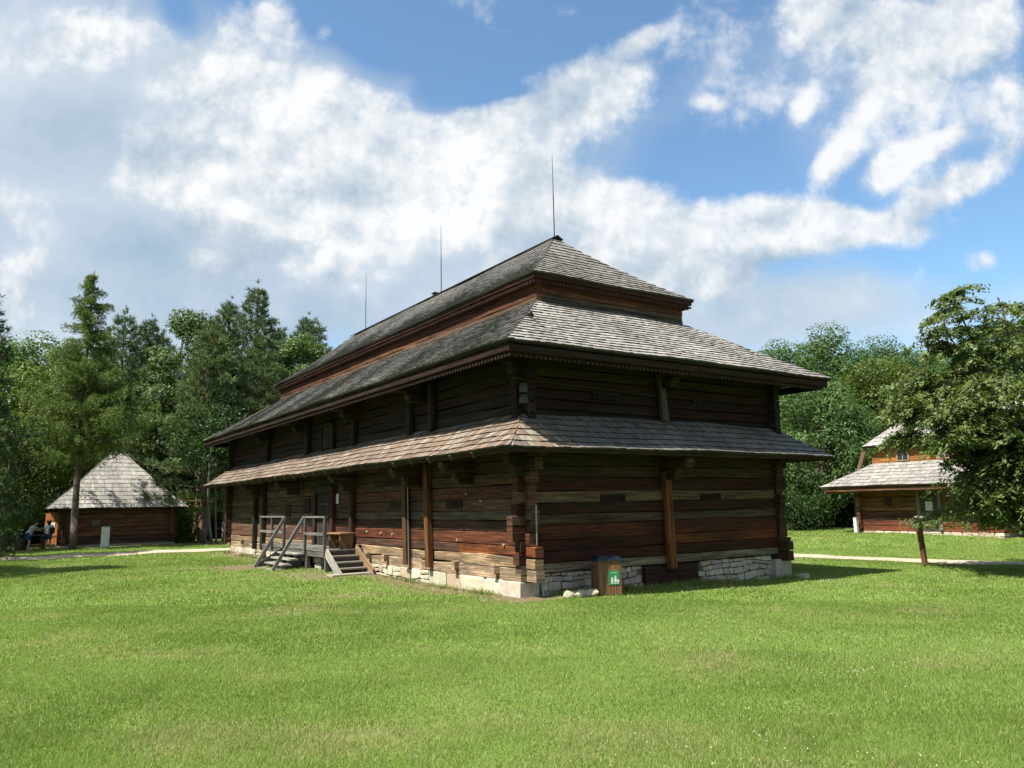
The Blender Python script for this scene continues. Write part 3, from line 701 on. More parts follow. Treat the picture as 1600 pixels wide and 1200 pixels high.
# shingled roofs
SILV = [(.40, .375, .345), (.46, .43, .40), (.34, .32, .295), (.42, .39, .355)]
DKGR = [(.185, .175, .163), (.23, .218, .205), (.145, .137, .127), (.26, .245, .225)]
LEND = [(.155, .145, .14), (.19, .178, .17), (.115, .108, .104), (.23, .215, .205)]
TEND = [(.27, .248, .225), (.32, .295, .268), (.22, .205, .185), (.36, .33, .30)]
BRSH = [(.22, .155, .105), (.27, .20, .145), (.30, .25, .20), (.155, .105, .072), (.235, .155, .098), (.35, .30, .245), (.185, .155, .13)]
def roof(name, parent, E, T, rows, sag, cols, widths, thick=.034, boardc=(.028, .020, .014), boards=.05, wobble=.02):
    """E=(x0,x1,y0,y1,z) eave outline, T the upper outline; sides 0 long(x0) 1 end(y0) 2 back(x1) 3 far(y1)"""
    x0, x1, y0, y1, ze = E; X0, X1, Y0, Y1, zt = T
    S = [((x0, y1), (x0, y0), (X0, Y1), (X0, Y0)), ((x0, y0), (x1, y0), (X0, Y0), (X1, Y0)), ((x1, y0), (x1, y1), (X1, Y0), (X1, Y1)), ((x1, y1), (x0, y1), (X1, Y1), (X0, Y1))]
    mb = MB(); bd = MB()
    ph = [rng.uniform(0, 6) for _ in range(8)]
    for si, (A0, B0, A1, B1) in enumerate(S):
        A0 = Vector((*A0, ze)); B0 = Vector((*B0, ze)); A1 = Vector((*A1, zt)); B1 = Vector((*B1, zt))
        e = (B0 - A0).normalized(); L = (B0 - A0).length
        nrm = e.cross((A1 + B1) / 2 - (A0 + B0) / 2).normalized()
        if nrm.z < 0: nrm = -nrm
        sg = lambda t: Vector((0, 0, -sag * 4 * t * (1 - t)))
        Pa = lambda t: A0.lerp(A1, t) + sg(t)
        sa = lambda t: (Pa(t) - A0).dot(e); sb_ = lambda t: (B0.lerp(B1, t) - A0).dot(e)
        def pt(s_, t, o_):
            s_ = min(max(s_, sa(t)), sb_(t)); b_ = Pa(t)
            wv_ = wobble * (math.sin(s_ * .8 + ph[si]) * .6 + math.sin(s_ * 2.1 + t * 4 + ph[si + 4]) * .4)
            return b_ + e * (s_ - sa(t)) + nrm * (o_ + wv_ * (1 if .0 < s_ < L else 1))
        wid = widths[si]
        for k in range(rows):
            t0 = k / rows; t1 = min(1.0, (k + 1.5) / rows)
            s_ = sa(t0) - rng.uniform(0, wid); end = sb_(t0); rowt = rng.uniform(.92, 1.08)
            while s_ < end:
                w = wid * rng.uniform(.65, 1.4); a, b = s_, s_ + w - .004
                s_ += w
                if b < sa(t0): continue
                if a >= sb_(t0): break
                tj = t0 + rng.uniform(-.02, .03) / rows
                tj = max(tj, -.01) if k == 0 else tj
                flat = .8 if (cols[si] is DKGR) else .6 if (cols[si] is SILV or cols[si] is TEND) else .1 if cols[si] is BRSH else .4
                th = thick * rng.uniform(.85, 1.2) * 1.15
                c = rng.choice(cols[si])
                if cols[si] is LEND and s_ < 1.7 - 1.0 * t0: c = mixc(c, rng.choice(BRSH), .8); c = tuple(x * 1.15 for x in c)  # sunlit triangle beside the hip painted into the shingles, warmer and lighter
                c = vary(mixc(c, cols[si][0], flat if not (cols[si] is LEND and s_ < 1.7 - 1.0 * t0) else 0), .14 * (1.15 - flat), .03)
                p0, p1 = pt(a, tj, th), pt(b, tj, th); p2, p3 = pt(b, t1, .004), pt(a, t1, .004)
                if (p1 - p0).length < .004 and (p3 - p2).length < .004: continue
                q0, q1 = pt(a, tj, -.004), pt(b, tj, -.004)
                ou, ov = rng.uniform(0, 60), rng.uniform(0, 60); Ls = (p3 - p0).length; ww = b - a
                mb.face([p0, p1, p2, p3], c, [(ou, ov), (ou, ov + ww), (ou + Ls, ov + ww), (ou + Ls, ov)])
                mb.face([q0, q1, p1, p0], mixc(c, (.02, .016, .013), .35 if cols[si] is DKGR else .8), [(ou, ov), (ou, ov + ww), (ou + .03, ov + ww), (ou + .03, ov)])  # butt faces painted dark as the shadow line under each row
                mb.face([q0, p0, p3], c, [(ou, ov)] * 3); mb.face([q1, p2, p1], c, [(ou, ov)] * 3)
        # boarding below
        K = 6
        for k in range(K):
            ta, tb = k / K, (k + 1) / K
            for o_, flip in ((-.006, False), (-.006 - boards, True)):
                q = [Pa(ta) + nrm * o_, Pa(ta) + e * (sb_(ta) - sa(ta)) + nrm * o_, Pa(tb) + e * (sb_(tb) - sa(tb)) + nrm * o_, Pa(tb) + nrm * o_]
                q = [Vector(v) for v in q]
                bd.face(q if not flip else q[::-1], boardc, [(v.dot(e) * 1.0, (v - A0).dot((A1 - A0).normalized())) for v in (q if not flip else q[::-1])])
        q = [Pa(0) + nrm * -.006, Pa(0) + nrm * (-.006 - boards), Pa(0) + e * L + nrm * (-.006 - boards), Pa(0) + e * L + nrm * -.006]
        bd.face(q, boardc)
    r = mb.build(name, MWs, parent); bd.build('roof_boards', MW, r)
    return r
O1, Z1, O2, Z2, I4, Z4, Z5, HI = .95, 2.804, 1.024, 4.762, 1.282, 7.024, 9.06, 3.848
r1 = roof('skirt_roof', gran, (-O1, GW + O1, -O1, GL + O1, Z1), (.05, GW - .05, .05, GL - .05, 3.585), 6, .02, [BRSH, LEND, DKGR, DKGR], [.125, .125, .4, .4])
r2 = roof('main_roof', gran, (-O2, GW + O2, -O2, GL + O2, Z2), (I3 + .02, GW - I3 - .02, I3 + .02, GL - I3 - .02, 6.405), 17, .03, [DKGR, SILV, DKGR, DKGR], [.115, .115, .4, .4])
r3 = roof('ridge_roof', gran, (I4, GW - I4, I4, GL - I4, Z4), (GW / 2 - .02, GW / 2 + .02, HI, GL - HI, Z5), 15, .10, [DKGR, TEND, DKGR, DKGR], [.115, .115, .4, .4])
m_ = MB(); m_.beam((GW / 2 - .09, HI - .15, Z5 + .0), (GW / 2 - .09, GL - HI + .1, Z5 + .0), .22, .03, (.10, .09, .08), up=(-.5, 0, .9)); m_.beam((GW / 2 + .09, HI - .15, Z5 + .0), (GW / 2 + .09, GL - HI + .1, Z5 + .0), .22, .03, (.09, .085, .08), up=(.5, 0, .9))
m_.build('ridge_cap', MW, r3)

# eave timbers: plates, fascias, dentils, rafter tails
def ring(mb, inset, z0, z1, w, col, x0, x1, y0, y1):
    """four beams round an outline, butted at the corners"""
    mb.log((x0 + inset, y0 + inset + w), (x0 + inset, y1 - inset - w), w, z0, z1, vary(col), wav=.008, seg=2)
    mb.log((x1 - inset, y0 + inset + w), (x1 - inset, y1 - inset - w), w, z0, z1, vary(col), wav=.008, seg=2)
    mb.log((x0 + inset - w / 2, y0 + inset), (x1 - inset + w / 2, y0 + inset), w, z0, z1, vary(col), wav=.008, seg=2)
    mb.log((x0 + inset - w / 2, y1 - inset), (x1 - inset + w / 2, y1 - inset), w, z0, z1, vary(col), wav=.008, seg=2)
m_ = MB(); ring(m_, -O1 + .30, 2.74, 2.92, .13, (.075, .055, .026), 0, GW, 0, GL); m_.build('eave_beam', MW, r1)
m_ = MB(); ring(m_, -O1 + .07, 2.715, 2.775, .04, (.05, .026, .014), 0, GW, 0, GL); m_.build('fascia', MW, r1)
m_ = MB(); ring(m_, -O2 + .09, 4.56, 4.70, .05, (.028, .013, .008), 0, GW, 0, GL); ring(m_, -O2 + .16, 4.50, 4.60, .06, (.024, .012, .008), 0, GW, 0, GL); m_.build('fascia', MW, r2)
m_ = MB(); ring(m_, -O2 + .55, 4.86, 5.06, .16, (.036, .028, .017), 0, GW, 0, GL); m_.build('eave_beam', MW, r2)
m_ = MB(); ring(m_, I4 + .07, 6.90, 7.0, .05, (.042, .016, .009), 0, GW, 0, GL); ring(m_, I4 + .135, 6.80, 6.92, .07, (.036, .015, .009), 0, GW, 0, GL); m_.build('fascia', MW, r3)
def dentils(r, xs, y, z, s, axis, col):
    m_ = MB()
    for k in range(int(xs[0]), int(xs[1])):
        p = k * s
        if axis == 'x': m_.box((p, y, z - .05), (p + s * .5, y + .04, z), vary(col), 2)
        else: m_.box((y, p, z - .05), (y + .04, p + s * .5, z), vary(col), 2)
    m_.build('dentil_row', MW, r)
dentils(r2, (-8, 75), -O2 + .10, 4.52, .115, 'x', (.06, .030, .016)); dentils(r2, (-8, 196), -O2 + .10, 4.52, .115, 'y', (.035, .018, .010))
dentils(r3, (12, 57), I4 + .07, 6.87, .115, 'x', (.07, .028, .014)); dentils(r3, (12, 176), I4 + .07, 6.87, .115, 'y', (.06, .022, .011))
def rafters(parent, x_out, z_out, x_in, z_in, ys, col, w=.10, h=.12):
    first = None
    for y in ys:
        if first is None:
            m_ = MB(); m_.beam((x_out, 0, z_out), (x_in, 0, z_in), w, h, col, ch=.012); first = m_.build('rafter', MW, parent, loc=(0, y, 0))
        else:
            o = first.copy(); COL.objects.link(o); o.location = (0, y + rng.uniform(-.05, .05), rng.uniform(-.012, .012))
    return first
ys = [0.45 + .88 * k for k in range(24)]
rafters(r1, -O1 + .04, 2.73, .25, 3.66, ys, (.16, .09, .048))
rafters(r2, -O2 + .2, 4.78, .6, 5.74, ys[::2], (.036, .026, .018))
def rafters_end(parent, y_out, z_out, y_in, z_in, xs, col):
    for x in xs:
        m_ = MB(); m_.beam((x, y_out, z_out), (x, y_in, z_in), .10, .12, vary(col), ch=.012); m_.build('rafter', MW, parent)
rafters_end(r1, -O1 + .12, 2.76, .25, 3.62, [.5, 1.4, 2.3, 3.2, 4.6, 5.5, 6.4, 7.3], (.045, .03, .02))
rafters_end(r2, -O2 + .25, 4.82, .6, 5.74, [.5, 1.9, 3.2, 4.6, 6.0, 7.3], (.03, .022, .016))

# clamping posts and brackets
def post(y=None, x=None, z0=0, z1=1, col=BRN, w=.17, d=.15, lean=0.0):
    m_ = MB()
    if y is not None:
        m_.beam((-d / 2 - .01, y, z0), (-d / 2 - .01, y + lean, z1), w, d, vary(col), up=(1, 0, 0), ch=.018)
    else:
        m_.beam((x, -d / 2 - .012, z0), (x + lean, -d / 2 - .012, z1), w, d, vary(col), up=(0, 1, 0), ch=.018)
    return m_.build('wall_post', MW, gran)
for y, c in ((4.93, (.13, .065, .030)), (3.78, (.15, .066, .027)), (16.75, (.045, .035, .028)), (17.85, (.035, .028, .022)), (8.35, (.05, .028, .017))):
    post(y=y, z0=.38 if y < 8 else .3, z1=2.72, col=c, lean=.12 if y < 5 else .05)
post(x=3.84, z0=.33, z1=2.42, col=(.22, .085, .026), w=.2, lean=-.06)
for y, c in ((4.78, (.030, .027, .022)), (3.66, (.025, .022, .018)), (8.33, (.03, .025, .02)), (16.5, (.025, .022, .018)), (12.2, (.025, .02, .017))):
    post(y=y, z0=3.52, z1=4.85, col=c, w=.16, d=.14)
post(x=3.84, z0=3.55, z1=4.62, col=(.085, .078, .068), w=.17, lean=-.12)
def bracket(x=None, y=None, z=2.6, out=.75, col=OLIVE, w=.22):
    """stepped corbel: two beams, the upper one longer, with a rounded nose"""
    m_ = MB()
    for k, (o_, zz, h) in enumerate(((out * .55, z - .26, .22), (out, z - .02, .23))):
        if y is not None:
            m_.beam((.05, y, zz), (-o_, y, zz), w - .004 * k, h, vary(col), ch=.02); m_.beam((-o_ - .002, y, zz + .03), (-o_ - .07, y, zz + .05), w * .8, h * .5, vary(mixc(col, (.2, .12, .07), .4)), ch=.03)
        else:
            m_.beam((x, .05, zz), (x, -o_, zz), w - .004 * k, h, vary(col), ch=.02); m_.beam((x, -o_ - .002, zz + .03), (x, -o_ - .07, zz + .05), w * .8, h * .5, vary(mixc(col, (.2, .12, .07), .4)), ch=.03)
    return m_.build('bracket', MW, gran)
bracket(x=3.84, z=2.62, out=.72, col=(.06, .026, .014), w=.26)
for y, o_ in ((4.4, .72), (2.0, .70), (8.4, .70), (13.2, .7), (17.3, .7)): bracket(y=y, z=2.60, out=o_, col=(.075, .038, .021))
bracket(x=3.84, z=4.66, out=.78, col=OLIVE, w=.26)
for y in (4.2, 8.3, 12.5, 16.6): bracket(y=y, z=4.62, out=.78, col=(.036, .028, .017))

# ventilation slots with bars
def vent(x=None, y=None, z0=0, z1=.1, w=.7, cut=.03):
    m_ = MB()
    if x is not None: m_.box((x - w / 2, -.012, z0), (x + w / 2, .03, z1), (.008, .007, .006), 0)
    else: m_.box((-.012, y - w / 2, z0), (.03, y + w / 2, z1), (.008, .007, .006), 1)
    o = m_.build('vent_slot', MW, gran); b = MB(); k = int(w / .075)
    for i in range(k):
        t = -w / 2 + (i + .5) * w / k + rng.uniform(-.012, .012)
        if x is not None: b.box((x + t - .011, -.03, z0), (x + t + .011, -.014, z1), vary((.05, .026, .015)), 2)
        else: b.box((-.03, y + t - .011, z0), (-.014, y + t + .011, z1), vary((.09, .06, .04)), 2)
    if x is not None: b.box((x - w / 2, -.028, z1 - .002), (x + w / 2, -.013, z1 + .018), (.05, .028, .018), 0); b.box((x - w / 2, -.028, z0 - .018), (x + w / 2, -.013, z0 + .002), (.05, .028, .018), 0)
    else: b.box((-.028, y - w / 2, z1 - .002), (-.013, y + w / 2, z1 + .018), (.05, .03, .02), 1); b.box((-.028, y - w / 2, z0 - .018), (-.013, y + w / 2, z0 + .002), (.05, .03, .02), 1)
    b.build('vent_bars', MW, o)
vent(x=2.27, z0=1.80, z1=1.92, w=.7); vent(x=5.28, z0=1.80, z1=1.92, w=.72)
vent(x=2.18, z0=3.98, z1=4.08, w=.75); vent(x=4.98, z0=4.0, z1=4.09, w=.28)
vent(y=2.75, z0=1.72, z1=1.87, w=.72); vent(y=5.75, z0=1.76, z1=1.87, w=.75)
# slatted window of the upper storey
m_ = MB(); m_.box((-.03, 10.1, 3.60), (.03, 10.9, 4.28), (.02, .018, .016), 2); wn_ = m_.build('slatted_window', MW, gran)
m_ = MB()
for k in range(6): m_.box((-.06, 10.14 + k * .13, 3.62), (-.032, 10.2 + k * .13, 4.26), vary((.06, .054, .047)), 2)
m_.build('window_slats', MW, wn_)
m_ = MB(); m_.beam((-.05, 10.03, 3.55), (-.05, 10.03, 4.33), .12, .09, (.03, .026, .021), up=(1, 0, 0)); m_.beam((-.05, 10.97, 3.55), (-.05, 10.97, 4.33), .12, .09, (.03, .026, .021), up=(1, 0, 0)); m_.beam((-.05, 10.09, 4.33), (-.05, 10.91, 4.33), .09, .1, (.03, .026, .021))
m_.build('window_frame', MW, wn_)
# entrance door
m_ = MB()
for k in range(7):
    y = 10.0 + k * .175; m_.box((-.05, y, .68), (-.006, y + .170, 2.22), vary((.055, .046, .038), .2), 2)
dr = m_.build('door', MW, gran)
for zh in (1.0, 1.9):
    m_ = MB(); m_.beam((-.07, 10.05, zh), (-.07, 11.1, zh), .03, .06, (.03, .03, .03)); m_.build('door_hinge', MIRON, dr)
m_ = MB(); m_.tube((-.06, 10.13, 1.4), (-.11, 10.13, 1.4), .02, .02, (.05, .05, .05)); m_.tube((-.11, 10.13, 1.40), (-.11, 10.13, 1.28), .014, .014, (.05, .05, .05)); m_.build('door_handle', MIRON, dr)
m_ = MB(); m_.beam((-.06, 9.88, .62), (-.06, 9.88, 2.4), .20, .14, (.07, .024, .013), up=(1, 0, 0)); m_.beam((-.06, 11.36, .62), (-.06, 11.36, 2.4), .20, .14, (.05, .036, .026), up=(1, 0, 0)); m_.beam((-.06, 9.99, 2.34), (-.06, 11.25, 2.34), .14, .2, (.05, .038, .022))
m_.build('door_frame', MW, gran)
m_ = MB(); m_.box((-.022, 9.58, 1.90), (-.010, 9.77, 2.19), (.75, .77, .76), 2); nt_ = m_.build('notice_paper', MPAINT, gran)
# patch boards and shutters in the grey part of the wall
for (y0, y1, z0, z1, c) in ((12.0, 12.6, 1.65, 2.1, (.05, .018, .011)), (13.9, 14.5, 1.5, 1.95, (.05, .02, .012)), (5.2, 7.0, 2.3, 2.42, (.03, .018, .012))):
    m_ = MB(); m_.box((-.03, y0, z0), (-.004, y1, z1), vary(c), 1); m_.build('patch_board', MW, gran)
# conduit, lightning conductor and insulators at the upper corner
m_ = MB(); m_.tube((-.30, -.10, 4.22), (-.05, -.10, 4.22), .018, .018, (.2, .2, .2)); m_.tube((-.05, -.06, 4.22), (3.7, -.06, 4.12), .014, .014, (.2, .19, .18)); m_.tube((.05, -.12, 4.24), (.05, -.12, 3.50), .02, .02, (.2, .2, .2))
m_.build('conduit', MIRON, gran)
for z in (4.02, 3.80):
    m_ = MB(); m_.box((-.15, -.24, z - .08), (-.05, -.10, z + .05), (.03, .028, .025), 2); m_.beam((-.10, -.18, z + .062), (-.10, -.18, z + .09), .10, .10, (.03, .028, .025), up=(1, 0, 0)); m_.build('junction_box', MPAINT, gran)
m_ = MB(); m_.tube((.02, -.34, 1.75), (.02, -.34, 1.35), .018, .018, (.30, .36, .34)); m_.tube((.02, -.34, 1.35), (.02, -.34, 1.0), .014, .014, (.30, .36, .34)); m_.build('conductor_sleeve', MZINC, gran)
m_ = MB(); m_.tube((.22, -.12, .62), (.30, -.16, -.12), .022, .022, (.30, .33, .34)); m_.build('conductor_pipe', MZINC, gran)
m_ = MB(); m_.tube((-.11, 4.86, 2.7), (-.10, 4.80, .3), .014, .014, (.2, .2, .2)); m_.build('conductor_wire', MZINC, gran)
# lightning rods on the ridge
for y in (3.85, 10.33, 16.8):
    m_ = MB(); m_.tube((GW / 2, y, Z5 - .05), (GW / 2, y, Z5 + 1.3), .016, .014, (.1, .1, .1), 6); m_.tube((GW / 2, y, Z5 + 1.3), (GW / 2, y, Z5 + 2.45), .011, .006, (.1, .1, .1), 6); m_.tube((GW / 2, y, Z5 + .0), (GW / 2, y, Z5 + .07), .05, .03, (.1, .1, .1), 8)
    m_.build('lightning_rod', MIRON, gran)
m_ = MB(); m_.box((GW / 2 - .06, 10.7, Z5 - .02), (GW / 2 + .06, 10.85, Z5 + .1), (.05, .05, .05), 2); m_.box((GW / 2 - .09, 10.66, Z5 + .102), (GW / 2 + .09, 10.89, Z5 + .13), (.05, .05, .05), 1); m_.build('ridge_vent', MIRON, gran)

# ------------------------------------------------------------------ entrance platform and steps
GP = (.19, .175, .16)
def GO(name, cx, cy, z=0.0, rz=0.0, **kw):
    X, Y = g2w(cx, cy); return empty(name, (X, Y, z), GRZ + rz, **kw)
pf = GO('entrance_platform', -.55, 11, 0, label='grey weathered plank platform with railings and two flights of steps', cat='platform')
# local axes of the platform: x across (b), y along the wall (a), shifted by (-.55, 11)
DZ = .66
def L_(b, a, z): return (b + .55, a - 11, z)
m_ = MB()
for k in range(8):
    b0 = -1.06 + k * .132; m_.box(L_(b0, 7.72, DZ - .045), L_(b0 + .127, 13.7, DZ + rng.uniform(-.004, .004)), vary(GP, .15), 1)
dk = m_.build('deck', MWg, pf)
m_ = MB(); m_.beam(L_(-1.0, 7.74, DZ - .125), L_(-1.0, 13.68, DZ - .125), .09, .15, vary((.14, .125, .11))); m_.beam(L_(-.15, 7.74, DZ - .125), L_(-.15, 13.68, DZ - .125), .09, .15, vary((.14, .125, .11)))
for a in (7.8, 9.4, 11.2, 13.6): m_.beam(L_(-.95, a, DZ - .125), L_(-.2, a, DZ - .125), .08, .13, vary((.14, .125, .11)))
m_.build('deck_frame', MWg, pf)
for a in (7.85, 9.35, 11.35, 13.5):
    for b in (-1.0, -.2):
        m_ = MB(); m_.beam(L_(b, a, -.15), L_(b, a, DZ - .205), .12, .12, vary((.13, .12, .105)), up=(1, 0, 0), ch=.01); m_.build('leg', MWg, pf)
m_ = MB(); stones(m_, L_(-.85, 8.6, 0), (0, 1, 0), (-1, 0, 0), .5, -.1, .42, (.12, .2), (.16, .3), GSTONE); m_.build('support_stones', MST, pf)
# front flight (descends away from the wall), treads along the wall
def flight_front():
    n_ = 4; a0, a1 = 9.42, 11.08
    for k in range(n_):
        z = DZ - .14 * (k + 1); b = -1.10 - .19 * k
        m_ = MB(); m_.box(L_(b - .215, a0 - .04, z - .042), L_(b + .03, a1 + .04, z), vary((.36, .33, .29), .1), 1); m_.build('tread', MWg, pf)
    for a in (a0 + .25, a1 - .25, (a0 + a1) / 2):
        m_ = MB()
        for k in range(n_):
            z = DZ - .14 * (k + 1); b = -1.10 - .19 * k; m_.box(L_(b - .18, a - .03, -.02), L_(b + .012, a + .03, z - .044), vary((.15, .14, .125), .1), 0)
        m_.build('stringer', MWg, pf)
    for a in (a1 + .10,):
        m_ = MB(); m_.beam(L_(-1.08, a, DZ - .1), L_(-1.9, a, .06), .05, .2, vary((.16, .15, .135))); m_.build('stringer', MWg, pf)
flight_front()
def rail_set(a_top, a_end, side):
    """posts and rails along the platform edge and down beside the front flight"""
    b = -1.09; zt = DZ + .88
    for (a, h) in ((a_end, zt), ((a_end + a_top) / 2 if side > 0 else None, zt), (a_top, zt)):
        if a is None: continue
        m_ = MB(); m_.beam(L_(b, a, DZ - .16), L_(b, a, h - .022), .075, .075, vary((.13, .12, .11)), up=(1, 0, 0), ch=.006); m_.build('railing_post', MWg, pf)
    m_ = MB(); m_.beam(L_(b, a_end + .05 * side, zt), L_(b, a_top - .05 * side, zt), .09, .045, vary((.22, .205, .19))); m_.build('handrail', MWg, pf)
    m_ = MB(); m_.beam(L_(b - .045, a_end, DZ + .42), L_(b - .045, a_top, DZ + .42), .03, .075, vary((.20, .185, .17))); m_.build('middle_rail', MWg, pf)
    m_ = MB(); m_.beam(L_(b - .0, a_top - .09 * side, zt + .0), L_(b - .86, a_top - .09 * side, .10), .06, .09, vary((.21, .195, .18))); m_.build('handrail', MWg, pf)
rail_set(11.22, 13.6, 1); rail_set(9.35, 7.8, -1)
# side flight (descends along the wall toward the near corner)
for k in range(3):
    z = DZ - .145 * (k + 1); a = 7.70 - .27 * k
    m_ = MB(); m_.box(L_(-1.0, a - .27, z - .04), L_(-.27, a + .02, z), vary((.27, .24, .20), .1), 0); m_.build('tread', MWg, pf)
    m_ = MB(); m_.box(L_(-.98, a - .02, z + .003), L_(-.29, a + .0, z + .09), vary((.05, .04, .033), .1), 0); m_.build('riser', MWg, pf)
m_ = MB(); m_.beam(L_(-1.06, 7.76, DZ - .06), L_(-1.06, 6.72, .02), .055, .22, (.42, .39, .34)); m_.build('stringer', MWg, pf)
m_ = MB(); m_.beam(L_(-.22, 7.76, DZ + .0), L_(-.22, 6.6, .08), .055, .24, (.28, .18, .10)); m_.build('stringer', MWg, pf)
m_ = MB(); m_.box(L_(-1.35, 6.48, -.04), L_(-.25, 6.95, .115), (.40, .35, .28), 0, jit=.015); m_.build('stone_step', MST, pf)
# small bench on the platform
bn = GO('bench', -.44, 8.30, DZ, label='small light wooden bench table standing at the end of the plank platform', cat='bench')
m_ = MB()
for k in range(2): m_.box((-.22 + .225 * k, -.50, .40), (-.22 + .22 * (k + 1), .50, .44), vary((.30, .17, .09)), 1)
m_.build('seat', MWn, bn)
for y in (-.38, .38):
    m_ = MB(); m_.box((-.19, y - .025, .004), (.19, y + .025, .398), vary((.26, .145, .075)), 2); m_.build('leg', MWn, bn)
m_ = MB(); m_.box((-.02, -.352, .16), (.02, .352, .24), vary((.30, .16, .08)), 1); m_.build('stretcher', MWn, bn)

# ------------------------------------------------------------------ litter bin beside the end wall
bx, by = 1.47, -.62
BX, BY = g2w(bx, by)
bin_ = empty('litter_bin', (BX, BY, ghf(BX, BY) - .01), GRZ + R(-22), label='wooden litter bin with dark blue lid and green sticker beside the stone plinth', cat='litter bin')
m_ = MB(); HB = .66
wb, db = .47, .44
for f_, (ax_, c0) in enumerate((('y', -db / 2), ('y', db / 2), ('x', -wb / 2), ('x', wb / 2))):
    Lr = wb if ax_ == 'y' else db
    k = 4
    for i in range(k):
        t0 = -Lr / 2 + i * Lr / k + .004; t1 = -Lr / 2 + (i + 1) * Lr / k - .004
        c = vary((.25, .135, .07), .12)
        if ax_ == 'y': m_.box((t0, c0 - .012, .02), (t1, c0 + .012, HB), c, 2)
        else: m_.box((c0 - .0115, t0 + .012, .021), (c0 + .0115, t1 - .012, HB - .001), c, 2)
m_.build('body', MWn, bin_)
m_ = MB(); m_.box((-wb / 2 - .035, -db / 2 - .035, HB + .003), (wb / 2 + .035, db / 2 + .035, HB + .045), (.012, .022, .045), 0); m_.box((-wb / 2 + .02, -db / 2 + .02, HB + .047), (wb / 2 - .02, db / 2 - .02, HB + .085), (.015, .03, .06), 0)
lid = m_.build('lid', MPAINT, bin_)
m_ = MB(); m_.tube((-wb / 2 - .02, -.10, HB - .11), (-wb / 2 - .05, -.10, HB - .11), .016, .016, (.03, .02, .02)); m_.tube((-wb / 2 - .05, -.14, HB - .11), (-wb / 2 - .05, -.06, HB - .11), .016, .016, (.03, .02, .02)); m_.build('latch', MIRON, bin_)
sx0, sx1 = -.03, .19
m_ = MB(); m_.box((sx0, -db / 2 - .02, .21), (sx1, -db / 2 - .0135, .48), (.03, .26, .085), 2); stc = m_.build('sticker', MPAINT, bin_)
m_ = MB()
yk = -db / 2 - .0225
def disc(m_, x, z, r, rz=None, n=10):
    m_.face([(x + r * math.cos(2 * math.pi * i / n), yk, z + (rz or r) * math.sin(2 * math.pi * i / n)) for i in range(n)], (.75, .8, .76))
disc(m_, .035, .335, .020); disc(m_, .035, .285, .026, .036); disc(m_, .10, .30, .026, .05); disc(m_, .105, .365, .02); disc(m_, .152, .28, .026, .03)
m_.face([(.0, yk, .232), (.17, yk, .232), (.17, yk, .244), (.0, yk, .244)], (.75, .8, .76))
m_.face([(.02, yk, .43), (.14, yk, .43), (.14, yk, .442), (.02, yk, .442)], (.6, .75, .62))
m_.build('pictogram', MPAINT, stc)

# loose stones by the corner
for i, (x, y, r) in enumerate(((.62, -.55, .10), (.80, -.62, .11), (.98, -.66, .13), (.85, -.40, .08), (1.12, -.5, .07), (8.15, -.25, .12))):
    X, Y = g2w(x, y)
    bm = bmesh.new(); bmesh.ops.create_icosphere(bm, subdivisions=2, radius=1)
    ph = [rng.uniform(0, 6) for _ in range(3)]
    for v in bm.verts:
        k = 1 + .16 * math.sin(v.co.x * 3 + ph[0]) + .14 * math.sin(v.co.y * 4 + ph[1]) + .1 * math.sin(v.co.z * 5 + ph[2])
        v.co = Vector((v.co.x * 1.25 * k, v.co.y * k, v.co.z * .72 * k)) * r
    me_ = bpy.data.meshes.new('loose_stone'); bm.to_mesh(me_); bm.free()
    at_ = me_.color_attributes.new('Col', 'FLOAT_COLOR', 'CORNER'); c = vary((.52, .45, .33), .1)
    at_.data.foreach_set('color', np.tile(np.array((*c, 1), np.float32), len(me_.loops)))
    me_.materials.append(MST)
    o = bpy.data.objects.new('loose_stone', me_); COL.objects.link(o); o.location = (X, Y, ghf(X, Y) + r * .35); o.rotation_euler = (rng.uniform(-.3, .3), rng.uniform(-.3, .3), rng.uniform(0, 3))
    if i < 5: tag(o, 'pale loose stone in the small pile at the foot of the granary corner', 'stone', 'loose stones by the granary corner')
    else: tag(o, 'single pale loose stone lying beyond the far corner pier of the end wall', 'stone')

# ------------------------------------------------------------------ sign post at the right
px_, py_ = 11.84, 22.81
sp = empty('sign_post', (px_, py_, ghf(px_, py_)), R(20), label='leaning brown wooden post with a small board under the cherry branches', cat='sign post')
m_ = MB(); m_.beam((0, 0, -.1), (-.09, .02, 1.28), .13, .13, (.17, .085, .045), up=(0, 1, 0), ch=.015); m_.build('post', MWn, sp)
m_ = MB(); m_.beam((-.25, -.09, 1.33), (.07, -.05, 1.34), .18, .035, (.40, .34, .26), up=(0, -.45, .9)); m_.build('sign_board', MWg, sp)

